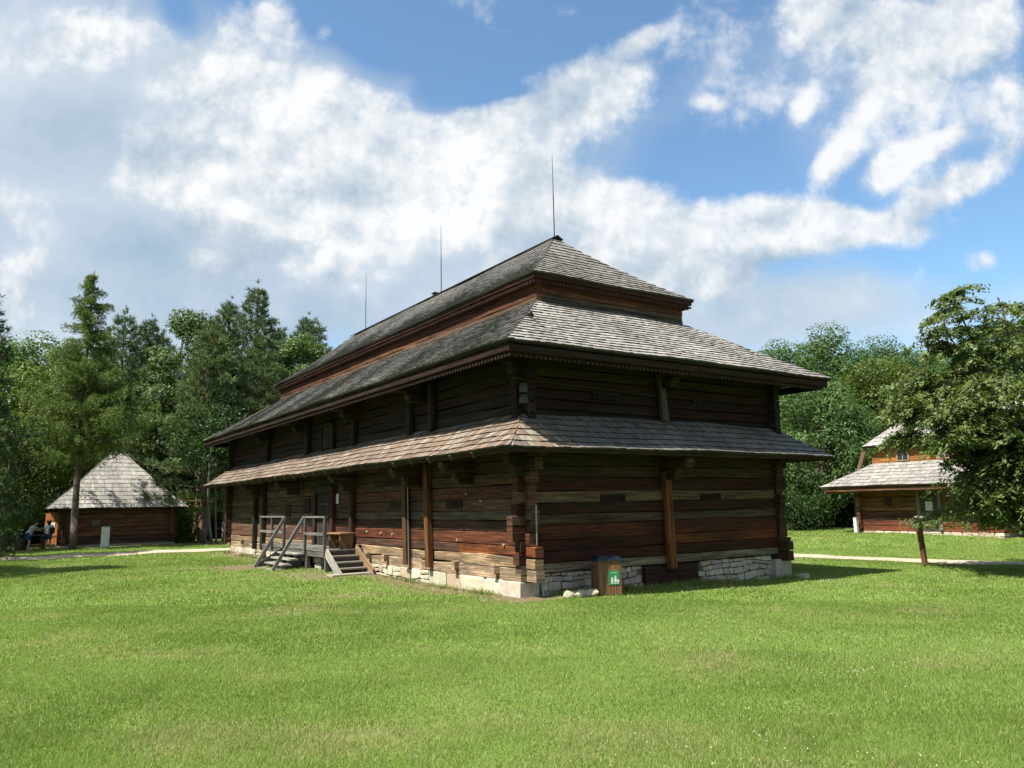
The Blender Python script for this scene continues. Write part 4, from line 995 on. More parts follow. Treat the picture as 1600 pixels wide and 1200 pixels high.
# ------------------------------------------------------------------ log hut on the left
hut = empty('log_hut', (-23.66, 40.8, ghf(-23.66, 40.8)), R(34), label='small square log hut with grey pyramid shingle roof at the forest edge', cat='hut')
HW = 5.4
def hut_walls():
    m_ = MB(); z = .12; i = 0
    while z < 2.25:
        h = rng.uniform(.20, .24); c = vary((.19, .098, .052) if i > 1 else (.13, .078, .052), .15)
        m_.log((-.2, .09), (HW + .2, .09), .18, z, z + h - .012, c); m_.log((-.2, HW - .09), (HW + .2, HW - .09), .18, z, z + h - .012, c, seg=4)
        m_.log((.09, -.2), (.09, 1.1), .18, z + .1, z + .1 + h - .012, vary((.10, .05, .03))); m_.log((.09, 2.1), (.09, HW + .2), .18, z + .1, z + .1 + h - .012, vary((.10, .05, .03)))
        m_.log((HW - .09, -.2), (HW - .09, HW + .2), .18, z + .1, z + .1 + h - .012, c, seg=4)
        z += h; i += 1
    m_.box((.25, .2, .1), (HW - .25, .23, 2.3), BLK)
    m_.build('log_wall', MW, hut)
    m_ = MB(); m_.box((-.05, -.04, -.25), (HW + .05, HW + .05, .12), (.34, .32, .28), 0); m_.build('plinth', MST, hut)
hut_walls()
HUTS = [(.39, .37, .335), (.45, .43, .39), (.31, .295, .27), (.42, .39, .35)]
HE = .62
hr_ = roof('roof', hut, (-HE, HW + HE, -HE, HW + HE, 2.02), (HW / 2 - .2, HW / 2 + .2, HW / 2 - .45, HW / 2 + .45, 5.25), 14, .05, [HUTS] * 4, [.16, .16, .3, .3], thick=.03, boardc=(.10, .075, .055))
m_ = MB(); m_.beam((HW / 2 - .34, HW / 2 - .75, 5.16), (HW / 2 + .02, HW / 2 - .55, 5.46), .05, .1, (.12, .10, .09)); m_.beam((HW / 2 + .34, HW / 2 - .75, 5.1), (HW / 2 - .12, HW / 2 - .55, 5.50), .05, .1, (.12, .10, .09)); m_.beam((HW / 2, HW / 2 - .6, 5.27), (HW / 2, HW / 2 + .6, 5.27), .2, .06, (.2, .19, .17)); m_.build('ridge_boards', MW, hr_)
m_ = MB(); m_.box((1.35, -.035, 1.12), (1.75, -.012, 1.40), (.17, .16, .14), 0); m_.build('wall_sign', MWg, hut)  # small grey sign fixed to the hut wall
m_ = MB(); m_.box((.02, 1.15, .1), (.10, 2.05, 1.95), (.012, .01, .01), 2); m_.build('doorway', MW, hut)
# open plank door leaf
dl = MB()
ca, sa_ = math.cos(R(-34 + 172)), math.sin(R(-34 + 172))
def hd(t, z, o_=0): return (-.06 + ca * t - sa_ * o_, 1.12 + sa_ * t + ca * o_, z)
for k in range(4):
    dl.beam(hd(.12 + .2 * k, .16), hd(.12 + .2 * k, 1.78 + .07 * math.sin((k + .5) / 4 * math.pi)), .19, .04, vary((.40, .15, .045)), up=(-sa_, ca, 0))
do = dl.build('door', MWn, hut)
for z in (.62, 1.45):
    m_ = MB(); m_.beam(hd(.03, z, .035), hd(.78, z, .035), .03, .075, (.30, .12, .045)); m_.build('door_hinge', MWn, do)
m_ = MB(); m_.beam(hd(.22, 1.12, .036), hd(.58, 1.12, .036), .012, .40, (.75, .74, .70)); m_.build('notice_paper', MPAINT, do)
# cabinets by the hut
def cabinet(x, y, w, h, d, rz, label):
    t = empty('utility_cabinet', (x, y, ghf(x, y)), rz, label=label, cat='cabinet')
    m_ = MB(); m_.box((-w / 2, -d / 2, .05), (w / 2, d / 2, h), (.80, .83, .82), 2); m_.box((-w / 2 - .012, -d / 2 - .012, h + .002), (w / 2 + .012, d / 2 + .012, h + .03), (.45, .48, .46), 0); m_.build('body', MPAINT, t)
    m_ = MB(); m_.box((-w / 2 + .03, -d / 2 - .014, .12), (w / 2 - .03, -d / 2 - .003, h - .05), (.84, .87, .86), 2); m_.build('door', MPAINT, t)
    m_ = MB(); m_.box((-w / 2 - .01, -d / 2 - .01, -.1), (w / 2 + .01, d / 2 + .01, .048), (.35, .34, .32), 0); m_.build('base', MST, t)
cabinet(-21.1, 40.3, .38, 1.05, .25, R(30), 'white utility cabinet standing in front of the log hut wall')
cabinet(-19.25, 44.0, .16, .85, .2, R(34), 'narrow pale utility box at the right corner of the log hut')
# ------------------------------------------------------------------ log barn on the right
BD = 38.0
barn = empty('log_barn', (.441 * BD, BD, .10), R(-57), label='orange brown log barn with two tier grey shingle roof behind the cherry tree', cat='barn')
BL, BDp = 13.0, 7.0
def barn_build():
    m_ = MB(); z = .12; i = 0
    cs = [(.22, .075, .035), (.17, .06, .03), (.12, .065, .045), (.16, .085, .05), (.22, .11, .05), (.24, .12, .05), (.22, .115, .05), (.20, .10, .045), (.16, .08, .04), (.12, .07, .04), (.1, .06, .035)]
    while z < 2.3:
        h = .225; c = cs[min(i, len(cs) - 1)]
        for (a, b) in ((-.22, 2.92), (4.02, 6.75)): m_.log((a, .09), (b, .09), .18, z, z + h - .012, vary(c))
        m_.log((6.62, -.25), (6.62, 1.6), .18, z + .1, z + .1 + h - .012, vary(c))
        m_.log((6.75, 1.45), (BL, 1.45), .18, z, z + h - .012, vary((.07, .045, .032)))
        m_.log((.09, -.22), (.09, BDp), .18, z + .1, z + .1 + h - .012, vary(c), seg=2)
        m_.log((BL - .09, 1.3), (BL - .09, BDp), .18, z + .1, z + .1 + h - .012, vary(c), seg=4)
        m_.log((0, BDp - .09), (BL, BDp - .09), .18, z, z + h - .012, vary(c), seg=4)
        z += h; i += 1
    m_.box((.25, .2, .1), (2.9, .23, 2.5), BLK)
    m_.build('log_wall', MW, barn)
    m_ = MB(); stones(m_, (0, .02, 0), (1, 0, 0), (0, -1, 0), 6.7, -.25, .12, (.16, .2), (.3, .7), CREAM); stones(m_, (6.7, 1.38, 0), (1, 0, 0), (0, -1, 0), 6.2, -.25, .12, (.16, .2), (.3, .7), GSTONE); m_.box((.03, .04, -.3), (6.68, BDp - .02, .118), (.4, .36, .3), 0); m_.box((6.69, 1.42, -.3), (BL - .03, BDp - .03, .117), (.4, .36, .3), 0); m_.build('stone_plinth', MST, barn)
    # door with pale frame
    m_ = MB(); m_.box((3.08, .02, .14), (3.86, .06, 2.0), (.10, .08, .065), 2); d_ = m_.build('door', MWg, barn)
    m_ = MB(); m_.box((3.3, .005, 1.05), (3.62, .018, 1.45), (.66, .66, .64), 2); m_.build('notice_paper', MPAINT, d_)
    m_ = MB(); m_.beam((2.99, .0, .12), (2.99, .0, 2.1), .14, .12, (.26, .22, .17), up=(0, 1, 0)); m_.beam((3.95, .0, .12), (3.95, .0, 2.1), .14, .12, (.26, .22, .17), up=(0, 1, 0)); m_.beam((3.07, 0, 2.07), (3.88, 0, 2.07), .12, .13, (.24, .2, .15)); m_.build('door_frame', MWg, barn)
    m_ = MB(); m_.box((1.35, -.02, 1.28), (1.75, .02, 1.62), (.05, .035, .025), 2); m_.build('vent_slot', MW, barn)
    # clerestory
    I, J = .30, 1.0
    m_ = MB()
    for k, (z0, z1) in enumerate(((2.9, 3.4), (3.405, 3.68), (3.685, 3.95), (3.955, 4.25))):
        c = (.42, .19, .06)
        m_.log((I, J + .08), (BL - I, J + .08), .16, z0, z1, vary(c, .12)); m_.log((I + .08, J + .17), (I + .08, BDp - J - .17), .16, z0, z1, vary(c)); m_.log((BL - I - .08, J + .17), (BL - I - .08, BDp - J - .17), .16, z0, z1, vary(c), seg=4); m_.log((I, BDp - J - .08), (BL - I, BDp - J - .08), .16, z0, z1, vary(c), seg=4)
    m_.build('clerestory_wall', MW, barn)
    for x in (1.9, 3.9, 6.2):
        m_ = MB(); m_.box((x - .26, J - .025, 3.42), (x + .26, J - .004, 4.0), (.03, .035, .04), 2); w_ = m_.build('window', MPAINT, barn)
        m_ = MB()
        for t in (-.28, 0, .28): m_.box((x + t - (.03 if t else .015), J - .05, 3.38), (x + t + (.03 if t else .015), J - .027, 4.04), (.42, .32, .20), 2)
        for zz in (3.40, 3.71, 4.02): m_.box((x - .245, J - .047, zz - .02), (x - .017, J - .029, zz + .02), (.42, .32, .20), 0); m_.box((x + .017, J - .047, zz - .02), (x + .245, J - .029, zz + .02), (.42, .32, .20), 0)
        m_.build('window_frame', MWn, w_)
    m_ = MB(); m_.beam((-.42, J - .12, 3.0), (.12, J - .2, 4.1), .06, .20, (.22, .14, .08)); m_.build('barge_board', MWg, barn)
    rr = roof('skirt_roof', barn, (-1.35, BL + 1.0, -.95, BDp + .95, 2.22), (I + .02, BL - I - .02, J + .01, BDp - J - .01, 3.32), 7, .02, [HUTS] * 4, [.3, .17, .3, .3], thick=.03, boardc=(.12, .06, .035))
    m_ = MB(); m_.log((-1.2, -.82), (BL + .8, -.82), .07, 1.98, 2.14, (.20, .11, .06)); m_.log((-1.2, -.70), (BL + .8, -.70), .1, 1.9, 2.02, (.16, .08, .045)); m_.build('fascia', MW, rr)
    roof('upper_roof', barn, (I - .28, BL - I + .28, J - .35, BDp - J + .35, 4.16), (I + 1.7, BL - I - 1.7, BDp / 2 - .03, BDp / 2 + .03, 6.3), 10, .02, [HUTS] * 4, [.3, .17, .3, .3], thick=.03, boardc=(.12, .06, .035))
barn_build()
bb = (.441 * BD - .35, BD - .35)
cabinet(bb[0], bb[1], .15, .72, .15, R(-57), 'slim white utility cabinet at the left corner of the barn')

# ------------------------------------------------------------------ trees
def norm(v): return v / np.maximum(np.linalg.norm(v, axis=-1, keepdims=True), 1e-9)
def leaf_quads(c, nrm, size, aspect=.5, droop=None):
    """c (n,3) centres, nrm (n,3) leaf normals -> (n,4,3) pointed quads"""
    n_ = len(c); r = nrg.normal(size=(n_, 3))
    if droop is not None: r = r * .5 + droop
    ax_ = norm(r - nrm * (r * nrm).sum(-1, keepdims=True)); sd_ = np.cross(nrm, ax_)
    L = size[:, None]; w = L * aspect
    a = c - ax_ * L * .5; b = c + ax_ * L * .5; m1 = c + sd_ * w * .5 - ax_ * L * .05; m2 = c - sd_ * w * .5 - ax_ * L * .05
    return np.stack([a, m2, b, m1], 1)
def colvar(n_, base, a=.25, alt=None, p=.0):
    c = np.array(base)[None] * (1 + nrg.uniform(-a, a, (n_, 1))) * (1 + nrg.uniform(-.08, .08, (n_, 3)))
    if alt is not None:
        k = nrg.random(n_) < p; c[k] = np.array(alt)[None] * (1 + nrg.uniform(-.2, .2, (k.sum(), 1)))
    return np.clip(c, .004, 1)
def limb(mb, p, q, r0, r1, col, bend=.1, n_=4):
    p = np.array(p, float); q = np.array(q, float); L = np.linalg.norm(q - p); pts = [p]
    o_ = nrg.normal(size=3) * bend * L
    for i in range(1, n_ + 1):
        t = i / n_; pts.append(p + (q - p) * t + o_ * math.sin(t * math.pi) * .5)
    for i in range(n_): mb.tube(pts[i], pts[i + 1], r0 + (r1 - r0) * i / n_, r0 + (r1 - r0) * (i + 1) / n_, col, 7, caps=(i in (0, n_ - 1)))
    return pts
BARKC = (.11, .085, .062)
def tree_root(name, **kw): return empty(name, (0, 0, 0), 0, **kw)
def broadleaf(name, H, R_, base=.22, leaf=.22, n_leaf=16000, col=(.055, .105, .022), clumps=46, seed=1, bark=BARKC, slim=1.0, light=(.09, .15, .03)):
    global nrg
    nrg = np.random.default_rng(seed)
    t = tree_root(name); mb = MB()
    tr = H * .022 + .05
    pts = limb(mb, (0, 0, -.3), (nrg.uniform(-.3, .3), nrg.uniform(-.3, .3), H * .72), tr, tr * .3, bark, .04, 6)
    cc_ = H * (base + (1 - base) * .5); hz = H * (1 - base) * .5
    cen = []
    for k in range(clumps):
        for _ in range(50):
            d = norm(nrg.normal(size=3)); rr = nrg.uniform(.45, 1.0) ** .6
            p = d * rr
            # egg shape, wider in the lower half
            wz = 1.0 - .35 * max(0, p[2]); q = np.array((p[0] * R_ * wz * slim, p[1] * R_ * wz * slim, cc_ + p[2] * hz))
            if all(np.linalg.norm((q - c_) / np.array((1, 1, .8))) > R_ * .19 for c_ in cen): break
        cen.append(q)
    cen = np.array(cen); rad = R_ * nrg.uniform(.17, .34, clumps)
    for k in range(0, clumps, 3):
        z0 = nrg.uniform(.3, .85) * min(cen[k][2], H * .72); i = min(5, int(z0 / (H * .72) * 6))
        limb(mb, pts[i], cen[k], tr * .35 * (1 - i / 8), .015, bark, .12, 4)
    per = np.maximum(20, (n_leaf * rad ** 2 / (rad ** 2).sum())).astype(int)
    C_ = []; Nn = []; CO = []
    for k in range(clumps):
        m = per[k]; d = norm(nrg.normal(size=(m, 3))); d[:, 2] = d[:, 2] * .9
        # lumpy shell
        rr = rad[k] * (nrg.uniform(.3, 1.0, m) ** .35) * (1 + .28 * np.sin(d[:, 0] * 5 + k) * np.sin(d[:, 1] * 5 + k * 2))
        c = cen[k] + d * rr[:, None] * np.array((1.15, 1.15, .75))
        cr = norm(c - np.array((0, 0, cc_ - hz * .3)))
        nn = norm(d * .75 + cr * .25 + np.array((0, 0, .35)) + nrg.normal(size=(m, 3)) * .40)
        C_.append(c); Nn.append(nn)
        cl_ = np.array(col) if nrg.random() > .35 else np.array(light) * .5 + np.array(col) * .5
        CO.append(colvar(m, cl_, .22, light, .12))
    C_ = np.concatenate(C_); Nn = np.concatenate(Nn); CO = np.concatenate(CO)
    q = leaf_quads(C_, Nn, leaf * nrg.uniform(.7, 1.3, len(C_)), .62)
    mb.build('trunk', MBARK, t, smooth=True); fastmesh('crown', q, 4, CO, MLEAF, t)
    return t
def needles(c, d, L, w, n_, up=.3, spread=.8):
    """n_ thin needles per tuft at c (k,3) pointing along d (k,3)"""
    k = len(c); c = np.repeat(c, n_, 0); d = np.repeat(d, n_, 0)
    v = norm(d + nrg.normal(size=c.shape) * spread + np.array((0, 0, up))); L = L * nrg.uniform(.6, 1.25, (len(c), 1))
    s_ = norm(np.cross(v, nrg.normal(size=c.shape))) * w * .5
    b = c + v * L
    return np.stack([c - s_, c + s_, b + s_ * .5, b - s_ * .5], 1), len(c)
def pine(name, H, R_, base=.25, seed=3, col=(.055, .095, .045), alt=(.085, .13, .05), whorl=.62, tuftn=13, bark=(.16, .09, .055), flat=.18, top_sharp=1.0, nl=.30, nw=.036, dens=1.0, droop=.0):
    global nrg
    nrg = np.random.default_rng(seed); t = tree_root(name); mb = MB(); tr = H * .013 + .05
    pts = limb(mb, (0, 0, -.3), (nrg.uniform(-.15, .15), nrg.uniform(-.15, .15), H), tr, .02, bark, .01, 8)
    top = np.array(pts[-1]); C_ = []; D_ = []
    z = H * base
    while z < H - .25:
        f = (z - H * base) / (H * (1 - base)); nb = nrg.integers(4, 7); a0 = nrg.uniform(0, 6.28)
        prof = (1 - f) ** (.75 * top_sharp) * (.65 + .35 * math.sin(min(1, f * 3.2) * math.pi / 2)) + .05
        for b in range(nb):
            a = a0 + 6.283 * b / nb + nrg.uniform(-.3, .3); L = R_ * prof * nrg.uniform(.6, 1.2)
            rise = L * (nrg.uniform(.05, .35) + .45 * f - droop)
            p0 = np.array((top[0] * z / H, top[1] * z / H, z)); p1 = p0 + np.array((math.cos(a) * L, math.sin(a) * L, rise))
            mb.tube(p0, p1, .012 + .014 * L, .008, bark, 5, caps=False)
            m = max(3, int(L * 7.5 * dens)); tt = nrg.uniform(.3, 1.0, m) ** .8
            c = p0 + (p1 - p0) * tt[:, None]
            side = np.array((-math.sin(a), math.cos(a), 0)); sp_ = (L * .42 * np.sin(np.clip(tt, 0, .96) * math.pi) + .12)
            c = c + side * (nrg.uniform(-1, 1, m) * sp_)[:, None] + np.stack([np.zeros(m), np.zeros(m), nrg.normal(size=m) * flat * (.25 + .25 * L)], 1)
            C_.append(c); D_.append(np.repeat(norm((p1 - p0)[None]), m, 0) * .5 + side * nrg.uniform(-.5, .5, (m, 1)))
        z += whorl * nrg.uniform(.7, 1.3) * (1 - .35 * f)
    C_.append(top[None] + nrg.normal(size=(6, 3)) * np.array((.08, .08, .3))); D_.append(np.tile(np.array((0, 0, 1.)), (6, 1)))
    C_ = np.concatenate(C_); D_ = np.concatenate(D_)
    q, n_ = needles(C_, D_, nl, nw, tuftn, .45, .75)
    tc_ = colvar(len(C_), col, .22, alt, .3); CO = np.repeat(tc_, tuftn, 0) * nrg.uniform(.8, 1.2, (n_, 1))
    mb.build('trunk', MBARK, t, smooth=True); fastmesh('crown', q, 4, CO, MNEED, t)
    return t
def larch(name, H, R_, base, seed):
    global nrg
    nrg = np.random.default_rng(seed); t = tree_root(name); mb = MB(); bark = (.10, .08, .065)
    pts = limb(mb, (0, 0, -.3), (.15, .1, H), .19, .02, bark, .008, 8); top = np.array(pts[-1]); C_ = []; D_ = []
    z = H * base
    while z < H - .1:
        f = (z - H * base) / (H * (1 - base)); nb = nrg.integers(4, 6)
        prof = (1 - f) ** 1.15 * (.45 + .55 * math.sin(min(1, f * 4.0 + .15) * math.pi / 2)) + .07
        for b in range(nb):
            a = nrg.uniform(0, 6.283); L = R_ * prof * nrg.uniform(.4, 1.35); p0 = np.array((top[0] * z / H, top[1] * z / H, z))
            n1 = max(2, int(L * 5)); u_ = np.linspace(.12, 1, n1 * 2)
            sag_ = -.22 * L * u_ + .30 * L * u_ ** 2.2
            P_ = p0[None] + np.stack([math.cos(a) * L * u_, math.sin(a) * L * u_, sag_], 1)
            for i in range(0, len(P_) - 2, 2): mb.tube(P_[i], P_[i + 2], .02 * (1 - u_[i]) + .008, .02 * (1 - u_[i + 2]) + .007, bark, 4, caps=False)
            # hanging twigs with needle rosettes
            side = np.array((-math.sin(a), math.cos(a), 0))
            for i in range(len(P_)):
                for _ in range(2):
                    w_ = (L * .20 + .1) * nrg.uniform(-1, 1) * (1.1 - .7 * u_[i]); hl = nrg.uniform(.15, .75) * (.35 + .25 * L ** .5)
                    s_ = np.linspace(0, 1, 6)
                    tw = P_[i][None] + side[None] * (w_ * np.minimum(1, s_ * 2))[:, None] + np.array((math.cos(a), math.sin(a), 0))[None] * (.18 * s_)[:, None] + np.array((0, 0, -1))[None] * (hl * s_ ** 1.6)[:, None]
                    tw += nrg.normal(size=tw.shape) * .03
                    C_.append(tw); D_.append(np.tile(np.array((math.cos(a) * .3, math.sin(a) * .3, -.5)), (6, 1)))
        z += .27 * nrg.uniform(.7, 1.3)
    C_ = np.concatenate(C_); D_ = np.concatenate(D_)
    q, n_ = needles(C_, D_, .115, .022, 5, .05, .9)
    tc_ = colvar(len(C_), (.155, .235, .055), .2, (.20, .28, .06), .3); CO = np.repeat(tc_, 5, 0) * nrg.uniform(.85, 1.15, (n_, 1))
    mb.build('trunk', MBARK, t, smooth=True); fastmesh('crown', q, 4, CO, MNEED, t)
    return t
def cherry(name, seed=5):
    """near tree on the right: several leaders, long drooping leafy twigs"""
    global nrg
    nrg = np.random.default_rng(seed); t = tree_root(name); mb = MB(); bark = (.085, .065, .055)
    pts = limb(mb, (0, 0, -.3), (-.1, .1, 2.0), .17, .13, bark, .03, 4); tips = []
    leaders = [(-2.0, 0, 6.2, 2.6), (-.9, -.7, 6.6, 2.6), (-1.85, -.2, 7.05, 2.9), (-2.2, .8, 5.2, 2.2), (-2.35, .2, 4.5, 2.0), (-2.2, -1.1, 4.2, 2.0), (.5, .4, 6.6, 3.0), (-2.2, .4, 5.0, 2.5), (2.1, -.2, 5.6, 2.7), (-1.5, -1.4, 4.8, 2.4), (1.0, -1.7, 4.8, 2.4), (.2, 2.0, 5.4, 2.6), (-2.6, -.6, 3.5, 1.8), (-2.2, 1.4, 3.7, 2.0), (2.8, .8, 3.8, 2.2), (-.3, -2.4, 3.4, 1.9)]
    twigs = []
    for (x, y, z, zs) in leaders:
        s0 = np.array((-.05, .05, nrg.uniform(1.1, 2.0)))
        lp = limb(mb, s0, (x, y, z), .075, .012, bark, .07, 6)
        for i in range(1, 7):
            for _ in range(8 if i < 6 else 12):
                a = nrg.uniform(0, 6.283); p = np.array(lp[i]) * 1.0 + (np.array(lp[i - 1]) - np.array(lp[i])) * nrg.uniform(0, .8)
                out = np.array((p[0], p[1], 0)); out = out / (np.linalg.norm(out) + .3)
                d = norm(np.array((math.cos(a), math.sin(a), nrg.uniform(-.1, .55))) + out * .9)
                L = nrg.uniform(.7, 1.7) * (1.15 - .55 * (p[2] / 7.0)); twigs.append((p, d, L))
    # skirts: low branches that droop
    for k in range(46):
        a = nrg.uniform(0, 6.283); r0 = nrg.uniform(.6, 2.2); z = nrg.uniform(1.5, 2.7)
        twigs.append((np.array((math.cos(a) * r0, math.sin(a) * r0, z)), norm(np.array((math.cos(a), math.sin(a), .05))), nrg.uniform(.9, 1.6)))
    def in_notch(w_):      # the crown is open on its lower left, above the hanging skirt
        e_ = w_[0] + w_[1] * w_[2] * 1.1
        return e_[0] < -2.5 + .545 * (e_[1] + 0.0) and 1.95 < e_[2] < 3.55
    twigs = [w_ for w_ in twigs if not in_notch(w_)]
    C_ = []; Dd = []
    for (p, d, L) in twigs:
        s_ = np.linspace(0, 1, 9); P_ = p[None] + d[None] * (L * s_)[:, None] + np.array((0, 0, -.40 * L))[None] * (s_ ** 2)[:, None]
        for i in range(0, 8, 2): mb.tube(P_[i], P_[i + 2], .012 * (1 - s_[i]) + .003, .012 * (1 - s_[i + 2]) + .003, bark, 4, caps=False)
        side0 = norm(np.cross(d, np.array((0, 0, 1.)))[None])[0]
        for _ in range(5):
            i = nrg.integers(2, 9); sg_ = nrg.choice([-1, 1]); L2 = L * nrg.uniform(.25, .5)
            s2 = np.linspace(.1, 1, 7); Q = P_[i][None] + (side0 * sg_ * .8 + d * .5)[None] * (L2 * s2)[:, None] + np.array((0, 0, -.45 * L2))[None] * (s2 ** 1.7)[:, None]
            for rep in range(4): C_.append(Q + nrg.normal(size=Q.shape) * .045); Dd.append(np.tile(side0 * sg_ + d * .4, (7, 1)))
        for rep in range(4): C_.append(P_[2:] + nrg.normal(size=(7, 3)) * .05); Dd.append(np.tile(d, (7, 1)))
    C_ = np.concatenate(C_); Dd = np.concatenate(Dd); m = len(C_)
    C_[:, 2] = np.maximum(C_[:, 2], 1.0 + .3 * nrg.random(m))
    dr = norm(Dd * .6 + nrg.normal(size=(m, 3)) * .4 + np.array((0, 0, -.55)))
    nn = norm(np.array((0, 0, .8)) + Dd * .45 + nrg.normal(size=(m, 3)) * .42)
    q = leaf_quads(C_, nn, .115 * nrg.uniform(.7, 1.3, m), .42, droop=dr * 2.2)
    CO = colvar(m, (.165, .24, .068), .25, (.23, .29, .09), .28)
    k = nrg.random(m) < .02; CO[k] = np.array((.16, .10, .04))
    mb.build('trunk', MBARK, t, smooth=True); fastmesh('crown', q, 4, CO, MCHER, t)
    return t
def shrub(name, H, R_, seed, col, leaf=.12, n_leaf=3500, light=(.12, .17, .03)):
    global nrg
    nrg = np.random.default_rng(seed); t = tree_root(name); mb = MB(); C_ = []; Nn = []
    ns = 9
    for k in range(ns):
        a = nrg.uniform(0, 6.283); rr = R_ * nrg.uniform(.15, .8); tip = np.array((math.cos(a) * rr, math.sin(a) * rr, H * nrg.uniform(.5, 1.0)))
        P_ = limb(mb, (math.cos(a) * .1, math.sin(a) * .1, -.1), tip, .025, .006, BARKC, .1, 4); m = n_leaf // ns
        tt = nrg.uniform(.1, 1.0, m); c = tip[None] * tt[:, None] + nrg.normal(size=(m, 3)) * (R_ * .24 * (1.15 - .6 * tt))[:, None]; c[:, 2] = np.abs(c[:, 2])
        C_.append(c); Nn.append(norm(nrg.normal(size=(m, 3)) * .5 + np.array((0, 0, .6)) + c * .15))
    C_ = np.concatenate(C_); Nn = np.concatenate(Nn)
    q = leaf_quads(C_, Nn, leaf * nrg.uniform(.6, 1.3, len(C_)), .55); mb.build('stems', MBARK, t, smooth=True)
    fastmesh('foliage', q, 4, colvar(len(C_), col, .25, light, .2), MLEAF, t)
    return t
used = set()
def plant(proto, x, y, s=1.0, rz=None, sz=None, label=None, cat=None, group=None, name=None):
    """the first call uses the prototype itself, later calls copy it with its parts"""
    if proto.name not in used: o = proto; used.add(proto.name)
    else: o = copy_tree(proto)
    o.location = (x, y, ghf(x, y)); o.rotation_euler = (0, 0, rng.uniform(0, 6.28) if rz is None else rz); o.scale = (s, s, sz or s)
    o['label'] = label; o['category'] = cat
    if group: o['group'] = group
    return o
def at(px, Y): return ((px - 800) / F_PX * Y, Y)
# --- kinds
BL_A = broadleaf('broadleaf_tree', 15.0, 4.2, .18, .18, 36000, (.082, .165, .034), 92, 21, light=(.12, .205, .043))
BL_B = broadleaf('broadleaf_tree', 14.0, 4.6, .15, .18, 36000, (.070, .145, .034), 86, 22, light=(.108, .185, .04))
BL_C = broadleaf('broadleaf_tree', 10.5, 4.0, .12, .16, 34000, (.105, .165, .020), 80, 23, light=(.17, .22, .024))
BL_D = broadleaf('broadleaf_tree', 13.5, 2.7, .18, .16, 30000, (.095, .160, .042), 84, 24, light=(.14, .21, .06))
BL_E = broadleaf('broadleaf_tree', 9.0, 3.8, .06, .16, 34000, (.09, .168, .045), 80, 25, light=(.125, .21, .055))
PN_A = pine('pine_tree', 15.5, 2.9, .30, 31, (.105, .172, .075), (.15, .22, .085), dens=1.45, tuftn=15)
PN_B = pine('pine_tree', 15.0, 2.6, .42, 32, (.092, .155, .074), (.13, .20, .08), whorl=.6, dens=1.4)
PN_C = pine('pine_tree', 12.5, 3.4, .12, 33, (.125, .195, .080), (.175, .25, .09), whorl=.66, flat=.10, tuftn=16, dens=1.5)
LAR = larch('larch_tree', 14.3, 3.2, .33, 41)
FIR = pine('fir_tree', 11.5, 3.3, .03, 42, (.075, .14, .058), (.12, .19, .062), whorl=.42, flat=.25, tuftn=13, bark=(.09, .07, .055), droop=.22, nl=.22)
CHE = cherry('cherry_tree', 5)
# --- left side
plant(LAR, *at(122, 38.6), s=1.0, rz=.6, label='tall feathery light green larch rising in front of the log hut', cat='larch')
plant(FIR, *at(-60, 31.0), s=1.0, rz=1.2, label='dark bushy conifer at the left edge of the lawn', cat='conifer')
plant(BL_C, *at(15, 44), s=1.0, rz=2.0, label='yellow green broadleaf tree at the left edge behind the dark conifer', cat='tree')
plant(BL_A, *at(60, 56), s=1.02, rz=.4, label='dark green rounded broadleaf tree left of the tall larch', cat='tree')
plant(FIR, -18.2, 22.0, s=.93, rz=2.9, label='dark conifer standing beyond the left edge whose shadow falls on the lawn', cat='conifer')
plant(BL_B, -22.4, 21.6, s=.74, rz=1.1, label='broadleaf tree beyond the left edge whose broad shadow lies on the lawn', cat='tree')
plant(BL_A, -28.6, 35.0, s=.8, rz=2.9, label='broadleaf tree beyond the left edge shading the two people', cat='tree')
plant(BL_B, *at(-30, 58), s=1.1, label='dark broadleaf tree at the far left end of the forest', cat='tree')
plant(PN_B, *at(183, 52), s=1.03, rz=1.0, label='thin spindly pine poking up just right of the larch', cat='pine')
G = 'pines in the forest behind the granary'
GL_ = 'dark green pine in the forest left of the granary roof'
for px, Y, s in ((222, 54, 1.0), (245, 60, 1.05), (150, 58, .95), (430, 56, .98), (330, 60, 1.1), (100, 62, 1.0), (20, 64, 1.0), (470, 62, 1.12)):
    plant(rng.choice([PN_A, PN_B]), *at(px, Y), s=s, label=GL_, cat='pine', group=G)
plant(BL_D, *at(290, 50), s=1.14, rz=.5, label='slender pale green broadleaf tree among the pines right of the hut roof', cat='tree')
plant(PN_A, *at(345, 51), s=1.02, rz=2.2, label='bushy tall pine left of the tallest pine by the granary roof', cat='pine')
plant(PN_A, *at(388, 50), s=1.06, rz=.9, label='tallest pointed pine left of the granary roof', cat='pine')
plant(PN_C, *at(318, 44.5), s=1.0, rz=.2, label='broad low pine with flat green boughs between hut and granary', cat='pine')
plant(PN_C, *at(405, 47), s=1.0, rz=3.2, label='broad pine with flat boughs touching the far eave of the granary', cat='pine')
plant(PN_C, *at(232, 50), s=.92, rz=4.4, label='broad flat boughed pine rising right behind the log hut roof', cat='pine')
plant(PN_B, *at(487, 53), s=.98, rz=2.9, label='pine with bare forked top rising over the granary roof slope', cat='pine')
plant(BL_D, *at(462, 50), s=1.0, rz=1.9, label='pale green broadleaf tree in front of the pines at the roof slope', cat='tree')
plant(BL_A, *at(520, 58), s=.93, rz=3.0, label='dark green broadleaf crown just above the granary roof slope', cat='tree')
G2 = 'trees deep in the forest'
